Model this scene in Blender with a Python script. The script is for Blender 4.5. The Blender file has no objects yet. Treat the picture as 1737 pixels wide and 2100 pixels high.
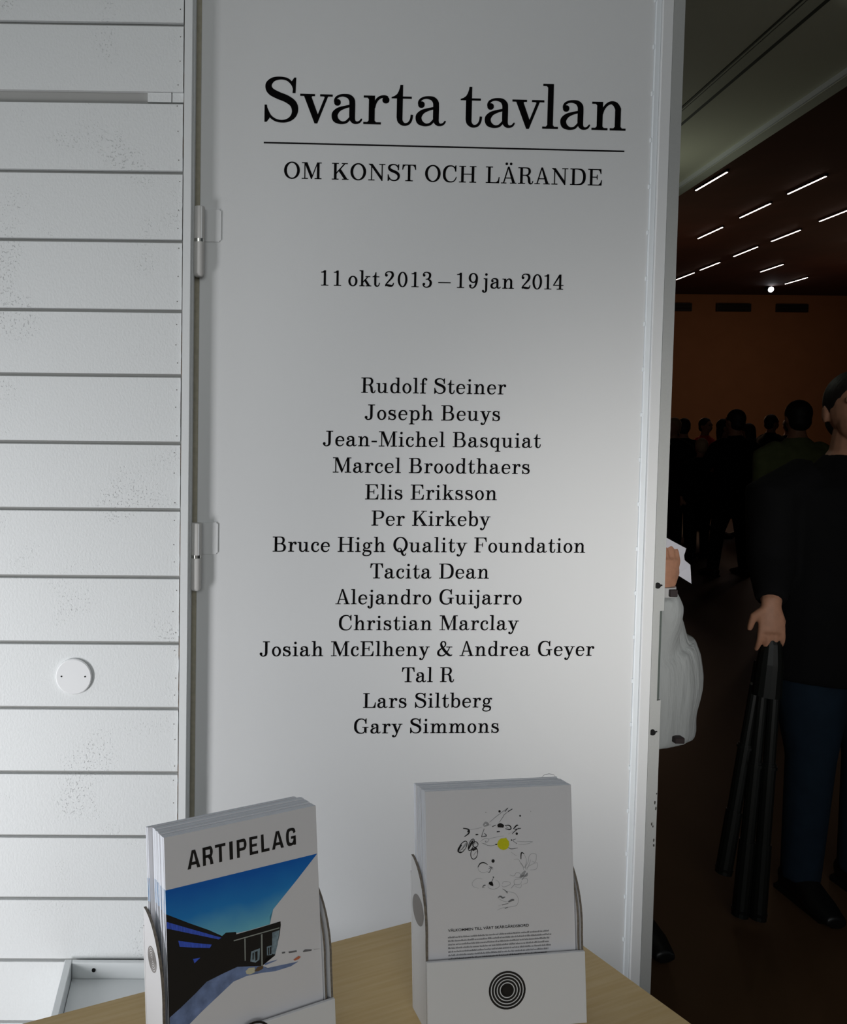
import bpy, bmesh, math, random
from mathutils import Vector, Matrix
R = math.radians
# ---------------------------------------------------------------- camera
SC = bpy.context.scene
COL = SC.collection
cam_d = bpy.data.cameras.new('camera'); cam = bpy.data.objects.new('camera', cam_d); COL.objects.link(cam)
cam_d.sensor_fit = 'VERTICAL'; cam_d.sensor_height = 36.0
cam_d.lens = 1700.0 / 2100.0 * 36.0
cam_d.shift_x = (868.5 - 430.0) / 2100.0
cam_d.shift_y = -(1050.0 - 958.0) / 2100.0
cam_d.clip_start = 0.02; cam_d.clip_end = 200
_f = Vector((0, math.cos(R(2.64)), -math.sin(R(2.64)))); _r0 = Vector((1, 0, 0)); _u0 = _r0.cross(_f)
_r = math.cos(R(.573)) * _r0 + math.sin(R(.573)) * _u0; _u = _r.cross(_f)
m = Matrix((( _r.x, _u.x, -_f.x, 0.0), (_r.y, _u.y, -_f.y, 0.0), (_r.z, _u.z, -_f.z, 1.5), (0, 0, 0, 1)))
cam.matrix_world = m
SC.camera = cam
# ---------------------------------------------------------------- world and exposure
SC.view_settings.view_transform = 'Standard'; SC.view_settings.look = 'None'
SC.view_settings.exposure = 0.0; SC.view_settings.gamma = 1.0; SC.view_settings.use_curve_mapping = False
w = bpy.data.worlds.new('world'); SC.world = w; w.use_nodes = True
w.node_tree.nodes['Background'].inputs[0].default_value = (.80, .90, 1, 1)
w.node_tree.nodes['Background'].inputs[1].default_value = 0.06
# ---------------------------------------------------------------- large lights (windows of the lobby, plus one added for a door patch)
def area(name, loc, target, sx, sy, power, col, spread=180):
    l = bpy.data.lights.new(name, 'AREA'); l.shape = 'RECTANGLE'; l.size = sx; l.size_y = sy
    l.energy = power; l.color = col; l.spread = R(spread)
    o = bpy.data.objects.new(name, l); COL.objects.link(o); o.location = loc
    d = Vector(target) - Vector(loc); o.rotation_euler = d.to_track_quat('-Z', 'Y').to_euler()
    return o
area('window_light_left', (-1.75, .25, .66), (-.15, 1.8, .62), .36, .9, 14.5, (.98, .98, 1.0), 110)
area('window_light_side', (-2.3, 1.0, 1.45), (.2, .95, 1.1), .8, 1.3, 5.5, (.90, .95, 1.0))
area('door_patch_light', (1.35, -1.2, 1.0), (1.12, 1.9, 1.12), .35, .6, 1.5, (1.0, .97, .93), 30)  # added light that makes the bright patch at the door's right
area('window_light_back', (-.4, -3.0, 2.3), (.0, 1.8, 1.6), 3.0, 1.4, 41, (.95, .98, .97))

# ---------------------------------------------------------------- helpers
def tag(o, label=None, cat=None, group=None, kind=None):
    if label: o['label'] = label
    if cat: o['category'] = cat
    if group: o['group'] = group
    if kind: o['kind'] = kind
    return o
def empty(name, loc=(0, 0, 0), rz=0, parent=None):
    o = bpy.data.objects.new(name, None); COL.objects.link(o); o.location = loc; o.rotation_euler = (0, 0, rz)
    o.empty_display_size = .05
    if parent: o.parent = parent
    return o
def link(name, bm, mat, parent=None, smooth=False, loc=None):
    me = bpy.data.meshes.new(name); bm.to_mesh(me); bm.free()
    mats = mat if isinstance(mat, (list, tuple)) else [mat]
    for q in mats: me.materials.append(q)
    if smooth:
        for p in me.polygons: p.use_smooth = True
    o = bpy.data.objects.new(name, me); COL.objects.link(o)
    if parent: o.parent = parent
    if loc: o.location = loc
    return o
def box(bm, x0, x1, y0, y1, z0, z1, mi=0):
    v = [bm.verts.new(p) for p in ((x0,y0,z0),(x1,y0,z0),(x1,y1,z0),(x0,y1,z0),(x0,y0,z1),(x1,y0,z1),(x1,y1,z1),(x0,y1,z1))]
    for q in ((0,3,2,1),(4,5,6,7),(0,1,5,4),(1,2,6,5),(2,3,7,6),(3,0,4,7)):
        f = bm.faces.new([v[i] for i in q]); f.material_index = mi
    return v
def bev(bm, w, seg=1):
    bmesh.ops.bevel(bm, geom=list(bm.edges), offset=w, segments=seg, affect='EDGES', profile=.5)
def prism(bm, pts, a, b, mi=0, mi_side=None):
    """pts: list of 3D points (a polygon), a/b offset vectors of the two caps"""
    A = [bm.verts.new(Vector(p) + Vector(a)) for p in pts]; B = [bm.verts.new(Vector(p) + Vector(b)) for p in pts]
    n = len(pts)
    f = bm.faces.new(A); f.material_index = mi
    f = bm.faces.new(list(reversed(B))); f.material_index = mi
    for i in range(n):
        f = bm.faces.new((A[i], B[i], B[(i+1) % n], A[(i+1) % n])); f.material_index = mi if mi_side is None else mi_side
def fixn(bm): bmesh.ops.recalc_face_normals(bm, faces=list(bm.faces))
def cyl(bm, p, q, r, seg=16, r2=None, mi=0):
    tube(bm, [p, q], [r, r if r2 is None else r2], seg, mi=mi)
def tube(bm, pts, rad, seg=12, up=None, mi=0, closed=False):
    pts = [Vector(p) for p in pts]; rings = []
    n = len(pts); ref = Vector(up) if up else None
    for i, p in enumerate(pts):
        if closed: t = pts[(i+1) % n] - pts[i-1]
        else: t = pts[min(i+1, n-1)] - pts[max(i-1, 0)]
        t.normalize()
        u = ref if ref is not None else (Vector((1, 0, 0)) if abs(t.x) < .8 else Vector((0, 1, 0)))
        if ref is None: ref = u
        a = (u - t * u.dot(t)).normalized(); b = t.cross(a)
        r = rad[i]; ra, rb = (r, r) if not isinstance(r, (tuple, list)) else r
        if ra <= 0: ra = rb = 1e-4
        rings.append([bm.verts.new(p + a * ra * math.cos(2*math.pi*k/seg) + b * rb * math.sin(2*math.pi*k/seg)) for k in range(seg)])
        ref = a
    m_ = n if closed else n - 1
    for i in range(m_):
        A, B = rings[i], rings[(i+1) % n]
        for k in range(seg):
            f = bm.faces.new((A[k], A[(k+1) % seg], B[(k+1) % seg], B[k])); f.material_index = mi
    if not closed:
        f = bm.faces.new(list(reversed(rings[0]))); f.material_index = mi
        f = bm.faces.new(rings[-1]); f.material_index = mi
def ball(bm, c, r, seg=14, mi=0):
    r = (r, r, r) if not isinstance(r, (tuple, list)) else r
    M = Matrix.Translation(c) @ Matrix.Diagonal((r[0], r[1], r[2], 1))
    res = bmesh.ops.create_uvsphere(bm, u_segments=seg, v_segments=max(6, seg*2//3), radius=1, matrix=M)
    for v in res['verts']:
        for f in v.link_faces: f.material_index = mi

# ---------------------------------------------------------------- materials
def mat(name, col, rough=.6, metal=0., bump=0., scale=40, vary=0., emit=None, strength=0, spec=.4, stretch=(1,1,1), detail=4, coat=0, dist=.002):
    m_ = bpy.data.materials.new(name); m_.use_nodes = True; nt = m_.node_tree; b = nt.nodes['Principled BSDF']
    b.inputs['Base Color'].default_value = (*col, 1); b.inputs['Roughness'].default_value = rough; b.inputs['Metallic'].default_value = metal
    b.inputs['Specular IOR Level'].default_value = spec
    if coat: b.inputs['Coat Weight'].default_value = coat
    if emit: b.inputs['Emission Color'].default_value = (*emit, 1); b.inputs['Emission Strength'].default_value = strength
    if bump or vary:
        tc = nt.nodes.new('ShaderNodeTexCoord'); mp = nt.nodes.new('ShaderNodeMapping'); mp.inputs['Scale'].default_value = stretch
        nt.links.new(tc.outputs['Object'], mp.inputs['Vector'])
        no = nt.nodes.new('ShaderNodeTexNoise'); no.inputs['Scale'].default_value = scale; no.inputs['Detail'].default_value = detail
        nt.links.new(mp.outputs['Vector'], no.inputs['Vector'])
        if bump:
            bp = nt.nodes.new('ShaderNodeBump'); bp.inputs['Strength'].default_value = bump; bp.inputs['Distance'].default_value = dist
            nt.links.new(no.outputs['Fac'], bp.inputs['Height']); nt.links.new(bp.outputs['Normal'], b.inputs['Normal'])
        if vary:
            cr = nt.nodes.new('ShaderNodeMapRange'); cr.inputs['From Min'].default_value = .3; cr.inputs['From Max'].default_value = .7
            cr.inputs['To Min'].default_value = 1 - vary; cr.inputs['To Max'].default_value = 1 + vary
            nt.links.new(no.outputs['Fac'], cr.inputs['Value'])
            mx = nt.nodes.new('ShaderNodeVectorMath'); mx.operation = 'SCALE'; mx.inputs[0].default_value = col
            nt.links.new(cr.outputs['Result'], mx.inputs['Scale']); nt.links.new(mx.outputs['Vector'], b.inputs['Base Color'])
    return m_
M = dict(
 board=mat('painted_board', (.74, .76, .765), .55, bump=.35, scale=220, vary=.015, stretch=(1, 1, .7), detail=8),
 trim=mat('painted_trim', (.72, .74, .745), .5, bump=.15, scale=120),
 backing=mat('board_backing', (.36, .36, .35), .8, bump=.2, scale=60),
 door=mat('door_paint', (.70, .71, .715), .42, bump=.06, scale=260, detail=2, spec=.45),
 bevel=mat('shaded_door_paint', (.52, .53, .52), .5, bump=.1, scale=200, vary=.02),  # darker copy of the door paint, chamfer shade put into the colour
 seal=mat('seal_strip', (.78, .82, .85), .35, spec=.5),
 gap=mat('frame_rebate', (.42, .39, .30), .7, vary=.1, scale=90),
 hinge=mat('hinge_paint', (.60, .59, .57), .4, bump=.05, scale=200),
 chrome=mat('hinge_washer_metal', (.62, .62, .58), .22, 1.0),
 vinyl=mat('black_vinyl', (.005, .004, .005), .6, spec=.12),
 black=mat('black_plastic', (.005, .005, .005), .65, spec=.15),
 lock=mat('lock_plate_metal', (.09, .11, .10), .5, .2), crack=mat('dried_filler_crack', (.10, .065, .04), .9, vary=.4, scale=150),
 chip=mat('paint_chip', (.05, .045, .04), .8),
 nail=mat('nail_mark', (.12, .11, .10), .7),
 disc=mat('cover_plate_plastic', (.82, .83, .84), .35, spec=.5),
 paper=mat('coated_paper', (.72, .71, .74), .38, spec=.4),
 edge=mat('paper_edge', (.80, .83, .90), .7, bump=.1, scale=500, vary=.06, stretch=(3, 3, .05)),
 edge2=mat('paper_edge_print', (.10, .22, .45), .6, bump=.4, scale=300, vary=.5, stretch=(4, 4, .3)),
 card=mat('white_cardboard', (.74, .74, .76), .55, spec=.3),
 cut=mat('cardboard_cut_edge', (.17, .145, .12), .85, vary=.3, scale=400),
 logo=mat('logo_print_grey', (.26, .24, .23), .6),
 blackink=mat('black_print', (.010, .009, .010), .5),
 ink2=mat('grey_print', (.16, .16, .17), .6), edgeblue=mat('cover_edge_print', (.07, .24, .48), .6, vary=.3, scale=300), ink3=mat('light_grey_print', (.36, .36, .38), .6),
 lemon=mat('lemon_print', (.62, .60, .01), .5, vary=.05, scale=400),
 pblue=mat('blue_stripe_print', (.05, .11, .62), .5, vary=.25, scale=300, stretch=(3, 3, .3)),
 pglass=mat('glass_print', (.20, .27, .32), .5, vary=.3, scale=300), pshade=mat('snow_shade_print', (.16, .22, .40), .5, vary=.3, scale=90),
 pgrey=mat('grey_line_print', (.30, .32, .30), .5), cream=mat('cream_print', (.62, .58, .42), .5), brown=mat('brown_print', (.13, .08, .04), .5), orange=mat('orange_print', (.55, .16, .08), .5),
 box=mat('white_metal_tray', (.72, .75, .76), .4, spec=.4),
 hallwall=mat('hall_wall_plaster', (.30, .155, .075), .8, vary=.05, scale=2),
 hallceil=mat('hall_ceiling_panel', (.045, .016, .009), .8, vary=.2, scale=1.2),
 soffit=mat('soffit_paint', (.62, .63, .50), .7, bump=.1, scale=60),
 lip=mat('soffit_lip_paint', (.62, .64, .54), .6),
 track=mat('track_metal', (.05, .055, .04), .6), track2=mat('track_rail', (.58, .60, .48), .5),
 void=mat('vent_dark', (.004, .004, .004), .9), lampbody=mat('lamp_body', (.02, .02, .02), .5),
 strip=mat('light_strip', (1, .9, .85), .5, emit=(1.0, .80, .72), strength=14),
 spot=mat('spot_lens', (1, 1, 1), .5, emit=(.95, .95, 1.0), strength=12),
)
def knots():   # clusters of small paint pits over old knots, carried by the boards themselves
    m_ = M['board']; nt = m_.node_tree; b = nt.nodes['Principled BSDF']; bp = [n for n in nt.nodes if n.type == 'BUMP'][0]
    tc = nt.nodes.new('ShaderNodeTexCoord'); a = nt.nodes.new('ShaderNodeTexNoise'); a.inputs['Scale'].default_value = 5.5; a.inputs['Detail'].default_value = 1
    p = nt.nodes.new('ShaderNodeTexNoise'); p.inputs['Scale'].default_value = 210; p.inputs['Detail'].default_value = 3
    r1 = nt.nodes.new('ShaderNodeMapRange'); r1.inputs['From Min'].default_value = .56; r1.inputs['From Max'].default_value = .66
    r2 = nt.nodes.new('ShaderNodeMapRange'); r2.inputs['From Min'].default_value = .60; r2.inputs['From Max'].default_value = .68
    mu = nt.nodes.new('ShaderNodeMath'); mu.operation = 'MULTIPLY'; b2 = nt.nodes.new('ShaderNodeBump'); b2.inputs['Strength'].default_value = .8; b2.inputs['Distance'].default_value = .0015; b2.invert = True
    nt.links.new(tc.outputs['Object'], a.inputs['Vector']); nt.links.new(tc.outputs['Object'], p.inputs['Vector'])
    nt.links.new(a.outputs['Fac'], r1.inputs['Value']); nt.links.new(p.outputs['Fac'], r2.inputs['Value']); nt.links.new(r1.outputs['Result'], mu.inputs[0]); nt.links.new(r2.outputs['Result'], mu.inputs[1])
    nt.links.new(mu.outputs[0], b2.inputs['Height']); nt.links.new(bp.outputs['Normal'], b2.inputs['Normal']); nt.links.new(b2.outputs['Normal'], b.inputs['Normal'])
knots()
# birch table top with fine grain
def wood():
    m_ = mat('birch_veneer', (.52, .36, .15), .45); nt = m_.node_tree; b = nt.nodes['Principled BSDF']
    tc = nt.nodes.new('ShaderNodeTexCoord'); mp = nt.nodes.new('ShaderNodeMapping'); mp.inputs['Scale'].default_value = (3, 60, 3)
    no = nt.nodes.new('ShaderNodeTexNoise'); no.inputs['Scale'].default_value = 4; no.inputs['Detail'].default_value = 6
    r = nt.nodes.new('ShaderNodeValToRGB'); r.color_ramp.elements[0].color = (.60, .42, .19, 1); r.color_ramp.elements[1].color = (.66, .49, .25, 1)
    r.color_ramp.elements[0].position = .35; r.color_ramp.elements[1].position = .7
    nt.links.new(tc.outputs['Object'], mp.inputs['Vector']); nt.links.new(mp.outputs['Vector'], no.inputs['Vector'])
    nt.links.new(no.outputs['Fac'], r.inputs['Fac']); nt.links.new(r.outputs['Color'], b.inputs['Base Color'])
    return m_
M['wood'] = wood()
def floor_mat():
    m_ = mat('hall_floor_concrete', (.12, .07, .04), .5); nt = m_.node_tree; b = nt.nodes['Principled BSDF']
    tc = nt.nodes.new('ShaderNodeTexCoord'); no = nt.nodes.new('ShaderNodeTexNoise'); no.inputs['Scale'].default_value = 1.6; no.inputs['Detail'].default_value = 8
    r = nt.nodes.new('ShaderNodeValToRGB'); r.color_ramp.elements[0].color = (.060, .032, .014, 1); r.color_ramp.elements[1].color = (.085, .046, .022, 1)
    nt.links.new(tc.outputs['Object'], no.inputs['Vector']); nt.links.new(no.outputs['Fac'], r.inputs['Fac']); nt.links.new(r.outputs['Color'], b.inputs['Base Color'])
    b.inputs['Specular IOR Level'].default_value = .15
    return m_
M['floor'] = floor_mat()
def sky_print():   # the printed sky: ink that runs from deep blue at the top of the picture to turquoise above the roofs
    m_ = mat('sky_print', (.01, .1, .5), .4); nt = m_.node_tree; b = nt.nodes['Principled BSDF']
    tc = nt.nodes.new('ShaderNodeTexCoord'); sp = nt.nodes.new('ShaderNodeSeparateXYZ'); mr = nt.nodes.new('ShaderNodeMapRange')
    mr.inputs['From Min'].default_value = -.045; mr.inputs['From Max'].default_value = -.092
    no = nt.nodes.new('ShaderNodeTexNoise'); no.inputs['Scale'].default_value = 30; ad = nt.nodes.new('ShaderNodeMath'); ad.operation = 'MULTIPLY_ADD'; ad.inputs[1].default_value = .35
    sb = nt.nodes.new('ShaderNodeMath'); sb.operation = 'SUBTRACT'; sb.inputs[1].default_value = .17
    r = nt.nodes.new('ShaderNodeValToRGB'); e = r.color_ramp.elements; e[0].color = (.004, .12, .50, 1); e[1].color = (.16, .50, .66, 1)
    x = e.new(.5); x.color = (.015, .22, .60, 1)
    nt.links.new(tc.outputs['Object'], sp.inputs[0]); nt.links.new(sp.outputs['Z'], mr.inputs['Value']); nt.links.new(tc.outputs['Object'], no.inputs['Vector'])
    nt.links.new(no.outputs['Fac'], ad.inputs[0]); nt.links.new(mr.outputs['Result'], ad.inputs[2]); nt.links.new(ad.outputs[0], sb.inputs[0])
    nt.links.new(sb.outputs[0], r.inputs['Fac']); nt.links.new(r.outputs['Color'], b.inputs['Base Color'])
    return m_
M['sky'] = sky_print()

PRINTS = {
  'sky': [(-0.3,-43.3),(149.6,-43.1),(126.7,-62.2),(109.3,-75.9),(101.7,-82.1),(98.1,-87.5),(97.8,-94.0),(74.9,-94.3),(50.8,-93.0),(38.4,-85.6),(-0.9,-62.9)],
  'bld': [(-0.9,-62.9),(20.9,-75.1),(38.4,-84.8),(50.8,-92.8),(54.6,-90.9),(64.2,-92.6),(64.6,-94.7),(86.3,-94.6),(108.7,-94.0),(108.8,-97.5),(107.0,-106.2),(104.7,-113.1),(101.9,-121.9),(92.8,-121.6),(88.7,-127.6),(64.4,-122.2),(49.6,-124.4),(35.0,-126.9),(-4.9,-117.9)],
  's1': [(-0.9,-69.0),(20.8,-79.4),(50.1,-94.0),(47.6,-94.9),(20.6,-83.3),(-1.0,-74.4)],
  's2': [(10.0,-86.8),(24.7,-92.2),(40.8,-97.5),(38.8,-99.9),(24.6,-96.1),(11.1,-92.0)],
  's3': [(22.9,-105.0),(29.7,-105.7),(24.1,-108.9)],
  'eave': [(61.6,-98.9),(107.3,-98.8),(107.1,-99.7),(61.8,-99.9)],
  'c1': [(88.5,-100.5),(90.0,-100.4),(89.1,-127.7),(87.7,-127.3)],
  'c2': [(72.0,-100.2),(73.2,-100.2),(72.6,-119.0),(71.6,-118.9)],
  'p1': [(99.9,-101.6),(107.2,-101.3),(104.9,-113.1),(102.0,-121.1),(98.8,-119.9)],
  'p2': [(78.4,-112.7),(87.0,-112.0),(86.1,-121.6),(82.2,-123.1),(77.1,-120.9)],
  'p3': [(93.9,-112.5),(98.7,-112.4),(98.6,-120.6),(93.8,-119.9)],
  'p3b': [(95.0,-113.6),(96.2,-113.6),(95.9,-119.6),(94.8,-119.5)],
  'p3c': [(97.0,-113.5),(98.3,-113.5),(98.0,-119.8),(96.7,-119.7)],
  'shade': [(35.0,-126.9),(49.6,-124.4),(64.4,-122.2),(88.7,-127.6),(93.3,-130.8),(106.8,-131.8),(125.5,-133.2),(117.5,-135.4),(101.8,-135.5),(87.5,-133.4),(73.4,-132.2),(60.3,-133.6)],
  'shade2': [(90.7,-126.0),(104.2,-126.2),(102.2,-126.9),(91.5,-127.9)],
  'car1': [(72.1,-127.8),(75.5,-125.8),(81.1,-126.9),(81.4,-131.0),(76.2,-131.7),(73.0,-130.4)],
  'car2': [(80.5,-130.0),(83.9,-127.2),(89.2,-127.3),(89.7,-129.9),(84.7,-131.0)],
  'car3': [(120.2,-130.2),(125.7,-128.3),(128.1,-129.7),(125.6,-131.2),(121.6,-131.4)],
  't1': [(108.8,-120.9),(112.2,-121.2),(112.1,-122.5),(109.0,-122.3)],
  't2': [(115.6,-122.0),(124.0,-123.0),(124.1,-124.5),(115.8,-123.5)],
  't3': [(130.3,-125.3),(132.9,-124.4),(139.9,-126.1),(139.3,-127.3),(130.8,-126.4)],
  't4': [(141.9,-126.3),(151.5,-128.1),(151.5,-128.5),(141.9,-126.6)],
  'strokes': [([(64.1,-31.8),(70.6,-27.0),(79.0,-21.5),(83.6,-18.7)],0.25,0.25),([(74.1,-32.3),(77.9,-27.4),(79.8,-24.9),(87.3,-20.2)],0.3,0.2),([(79.9,-22.4),(83.2,-19.1)],0.8,0.05),([(83.1,-22.5),(87.7,-20.2)],0.9,0.05),([(37.2,-36.0),(42.6,-37.5),(42.9,-40.9),(38.3,-44.1)],0.9,0.08),([(42.5,-37.9),(51.2,-37.1),(56.7,-35.8)],0.25,0.3),([(42.5,-40.0),(42.1,-38.3)],2.2,0.05),([(57.6,-34.5),(60.0,-32.0),(62.6,-33.9),(58.1,-35.3)],1.4,0.3),([(62.6,-33.9),(65.8,-34.4)],0.4,0.3),([(66.7,-36.0),(70.4,-34.7)],0.8,0.1),([(72.2,-35.8),(75.0,-35.0),(78.6,-36.1)],2.6,0.05),([(72.2,-36.4),(78.1,-37.2)],1.0,0.1),([(79.5,-35.5),(84.1,-35.7),(85.9,-38.4),(84.0,-39.6),(79.9,-38.5)],0.7,0.12),([(80.4,-36.4),(83.1,-38.2)],0.5,0.2),([(88.2,-39.3),(91.5,-36.1),(93.3,-36.2)],0.9,0.06),([(89.5,-39.8),(96.0,-38.9)],0.9,0.1),([(86.7,-43.9),(89.5,-41.5),(94.2,-38.4)],0.5,0.12),([(49.7,-42.7),(52.4,-42.7)],1.5,0.1),([(55.6,-44.9),(58.5,-37.5)],0.6,0.08),([(55.5,-45.1),(60.6,-44.3),(58.4,-41.7)],0.8,0.15),([(71.2,-41.0),(74.4,-41.0)],1.2,0.1),([(54.5,-49.5),(58.2,-47.2),(63.2,-47.8),(60.0,-51.1),(55.4,-50.8)],0.3,0.3),([(59.1,-49.7),(60.5,-49.4)],1.5,0.3),([(62.8,-47.4),(68.3,-46.4),(78.4,-45.2)],0.25,0.35),([(83.0,-43.8),(87.6,-41.4)],0.25,0.3),([(56.3,-50.9),(59.9,-52.7),(65.4,-53.9),(70.9,-52.9)],0.25,0.25),([(69.5,-53.0),(71.3,-52.9)],1.3,0.08),([(82.2,-56.0),(85.4,-57.9),(92.3,-57.4)],0.5,0.2),([(39.2,-55.2),(40.6,-52.4),(41.0,-50.0),(40.2,-48.5),(38.5,-48.3),(36.2,-49.6),(34.0,-51.9),(32.5,-54.7),(32.1,-57.1),(32.9,-58.6),(34.7,-58.8),(37.0,-57.5),(39.2,-55.2)],0.5,0.12),([(47.3,-52.8),(48.1,-50.1),(48.2,-47.8),(47.4,-46.7),(46.0,-47.0),(44.3,-48.6),(42.9,-51.1),(42.1,-53.9),(42.1,-56.1),(42.9,-57.2),(44.3,-57.0),(45.9,-55.4),(47.3,-52.8)],0.5,0.12),([(51.8,-52.9),(51.9,-51.6),(51.3,-50.3),(50.2,-49.5),(48.8,-49.3),(47.5,-49.8),(46.7,-50.9),(46.5,-52.2),(47.1,-53.4),(48.2,-54.2),(49.6,-54.4),(50.9,-53.9),(51.8,-52.9)],0.5,0.12),([(51.3,-61.0),(51.4,-58.2),(50.6,-56.0),(49.1,-55.0),(47.2,-55.3),(45.6,-57.0),(44.6,-59.5),(44.5,-62.2),(45.3,-64.4),(46.8,-65.5),(48.6,-65.1),(50.3,-63.5),(51.3,-61.0)],0.5,0.12),([(31.7,-58.0),(32.5,-55.1),(35.5,-51.5)],1.3,0.08),([(33.1,-57.2),(37.2,-54.1),(40.0,-50.9)],0.5,0.2),([(35.3,-56.5),(38.6,-52.5)],0.4,0.3),([(47.0,-62.2),(48.9,-59.8),(50.7,-58.2)],0.4,0.3),([(42.4,-55.6),(45.4,-50.3),(47.3,-47.9)],1.4,0.06),([(46.2,-57.1),(50.8,-55.6)],2.2,0.06),([(48.6,-51.3),(51.8,-50.6),(51.3,-53.1)],0.3,0.3),([(31.7,-58.0),(35.3,-58.2)],1.0,0.08),([(36.3,-54.1),(40.0,-50.0),(39.4,-55.1),(36.3,-56.6)],0.5,0.3),([(90.7,-48.8),(87.4,-49.9),(91.0,-53.1)],0.4,0.15),([(91.5,-51.0),(100.3,-51.9),(107.6,-52.2),(102.0,-54.1),(92.8,-54.4)],0.22,0.35),([(90.8,-52.6),(91.2,-53.2)],1.2,0.2),([(51.3,-73.4),(53.6,-70.1),(57.3,-69.3),(61.3,-71.4)],0.7,0.12),([(51.3,-73.4),(52.5,-76.8),(56.6,-78.7),(61.2,-77.7)],0.22,0.4),([(62.1,-75.6),(64.9,-74.1),(62.9,-78.6),(61.1,-78.1)],0.5,0.2),([(64.8,-75.4),(66.7,-75.9)],0.5,0.2),([(62.6,-73.1),(64.9,-73.9),(66.7,-75.0)],0.4,0.2),([(55.5,-84.5),(50.1,-83.8),(45.5,-87.3),(46.3,-91.1),(51.7,-93.1)],0.2,0.4),([(55.3,-92.9),(56.8,-90.5),(58.6,-90.6),(55.8,-91.7),(57.6,-93.0)],0.4,0.25),([(66.9,-83.1),(66.6,-83.9)],1.6,0.1),([(66.6,-84.3),(65.5,-86.8),(64.5,-88.4)],0.5,0.15),([(61.8,-89.1),(61.3,-92.4),(64.4,-94.4),(68.9,-94.5),(72.6,-92.2),(71.8,-88.0),(68.7,-86.1)],0.25,0.3),([(95.2,-68.1),(95.8,-62.2),(98.6,-63.2)],0.8,0.1),([(98.1,-62.4),(100.7,-69.3),(98.7,-76.0),(95.1,-72.4),(92.5,-68.0),(87.9,-68.2)],0.25,0.3),([(98.7,-76.8),(102.5,-71.1),(103.6,-66.0),(106.4,-63.6),(111.0,-64.7),(109.9,-71.5),(106.2,-70.4)],0.25,0.3),([(99.6,-77.7),(104.3,-74.6),(111.7,-72.4),(110.6,-78.3),(104.1,-78.8)],0.22,0.35),([(100.7,-71.0),(99.6,-77.7)],0.5,0.3),([(97.7,-78.4),(96.9,-74.2),(94.2,-70.6)],0.3,0.3),([(100.9,-78.6),(103.8,-72.8),(105.3,-68.7)],0.3,0.3),([(85.3,-60.8),(88.9,-63.6),(91.6,-64.6)],0.2,0.4),([(93.8,-85.8),(96.7,-82.6),(99.5,-79.4)],2.2,0.4),([(94.8,-84.2),(100.3,-83.7),(101.3,-81.2)],1.6,0.4),([(95.6,-87.6),(101.3,-82.0)],1.0,0.35),([(83.4,-82.3),(87.5,-83.4),(90.3,-80.6),(94.0,-81.6),(93.4,-85.0),(88.4,-84.7)],0.25,0.3),([(93.8,-86.7),(88.3,-87.2),(88.2,-91.4),(93.7,-91.7),(95.6,-88.5)],0.25,0.3),([(96.6,-86.8),(100.7,-86.6),(101.1,-90.5),(96.4,-91.9)],0.25,0.35),([(95.5,-91.8),(93.6,-95.1),(88.2,-93.1)],0.25,0.35),([(88.2,-91.4),(84.4,-95.0)],0.4,0.25),([(75.4,-90.7),(77.3,-88.3),(82.8,-89.0),(83.6,-91.2),(77.2,-93.3),(74.9,-91.5)],0.22,0.4),([(75.8,-94.9),(79.8,-97.7),(80.2,-99.8)],0.5,0.2),([(78.9,-98.0),(81.2,-98.2)],0.8,0.15),([(80.7,-97.7),(88.0,-99.8),(91.5,-105.1),(90.0,-110.9),(84.0,-112.2),(74.9,-112.9),(69.8,-114.7)],0.25,0.35),([(71.0,-102.6),(73.8,-102.0),(75.6,-103.3),(78.3,-102.6)],1.0,0.25),([(73.8,-102.0),(72.4,-101.0)],0.5,0.2),([(81.4,-107.5),(85.1,-106.0),(87.4,-106.1)],1.4,0.2),([(74.9,-110.0),(81.3,-108.9)],0.7,0.25),([(77.6,-113.5),(80.8,-112.5)],0.8,0.25),([(70.6,-103.0),(75.9,-106.3),(81.4,-107.5)],0.25,0.35),([(71.3,-110.6),(74.9,-109.6)],0.2,0.4)],
  'dots': [(60.5,-22.2,0.5),(74.5,-21.9,1.7),(95.4,-27.1,1.3),(106.5,-23.4,0.4),(91.5,-43.8,1.8),(86.1,-49.6,1.0),(66.8,-68.3,2.4),(64.5,-89.2,2.4)],
  'blob': [(62.3,-87.8),(64.6,-87.4),(66.5,-90.2),(66.3,-91.9),(63.6,-90.9),(61.8,-89.5)],
  'lemon': [(71.3,-52.5),(72.8,-49.2),(75.6,-47.5),(79.2,-47.4),(80.6,-47.0),(81.2,-48.3),(83.3,-50.6),(83.5,-54.0),(82.2,-56.9),(80.3,-58.0),(77.6,-58.6),(74.0,-57.3),(71.9,-55.1)],
}
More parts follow.
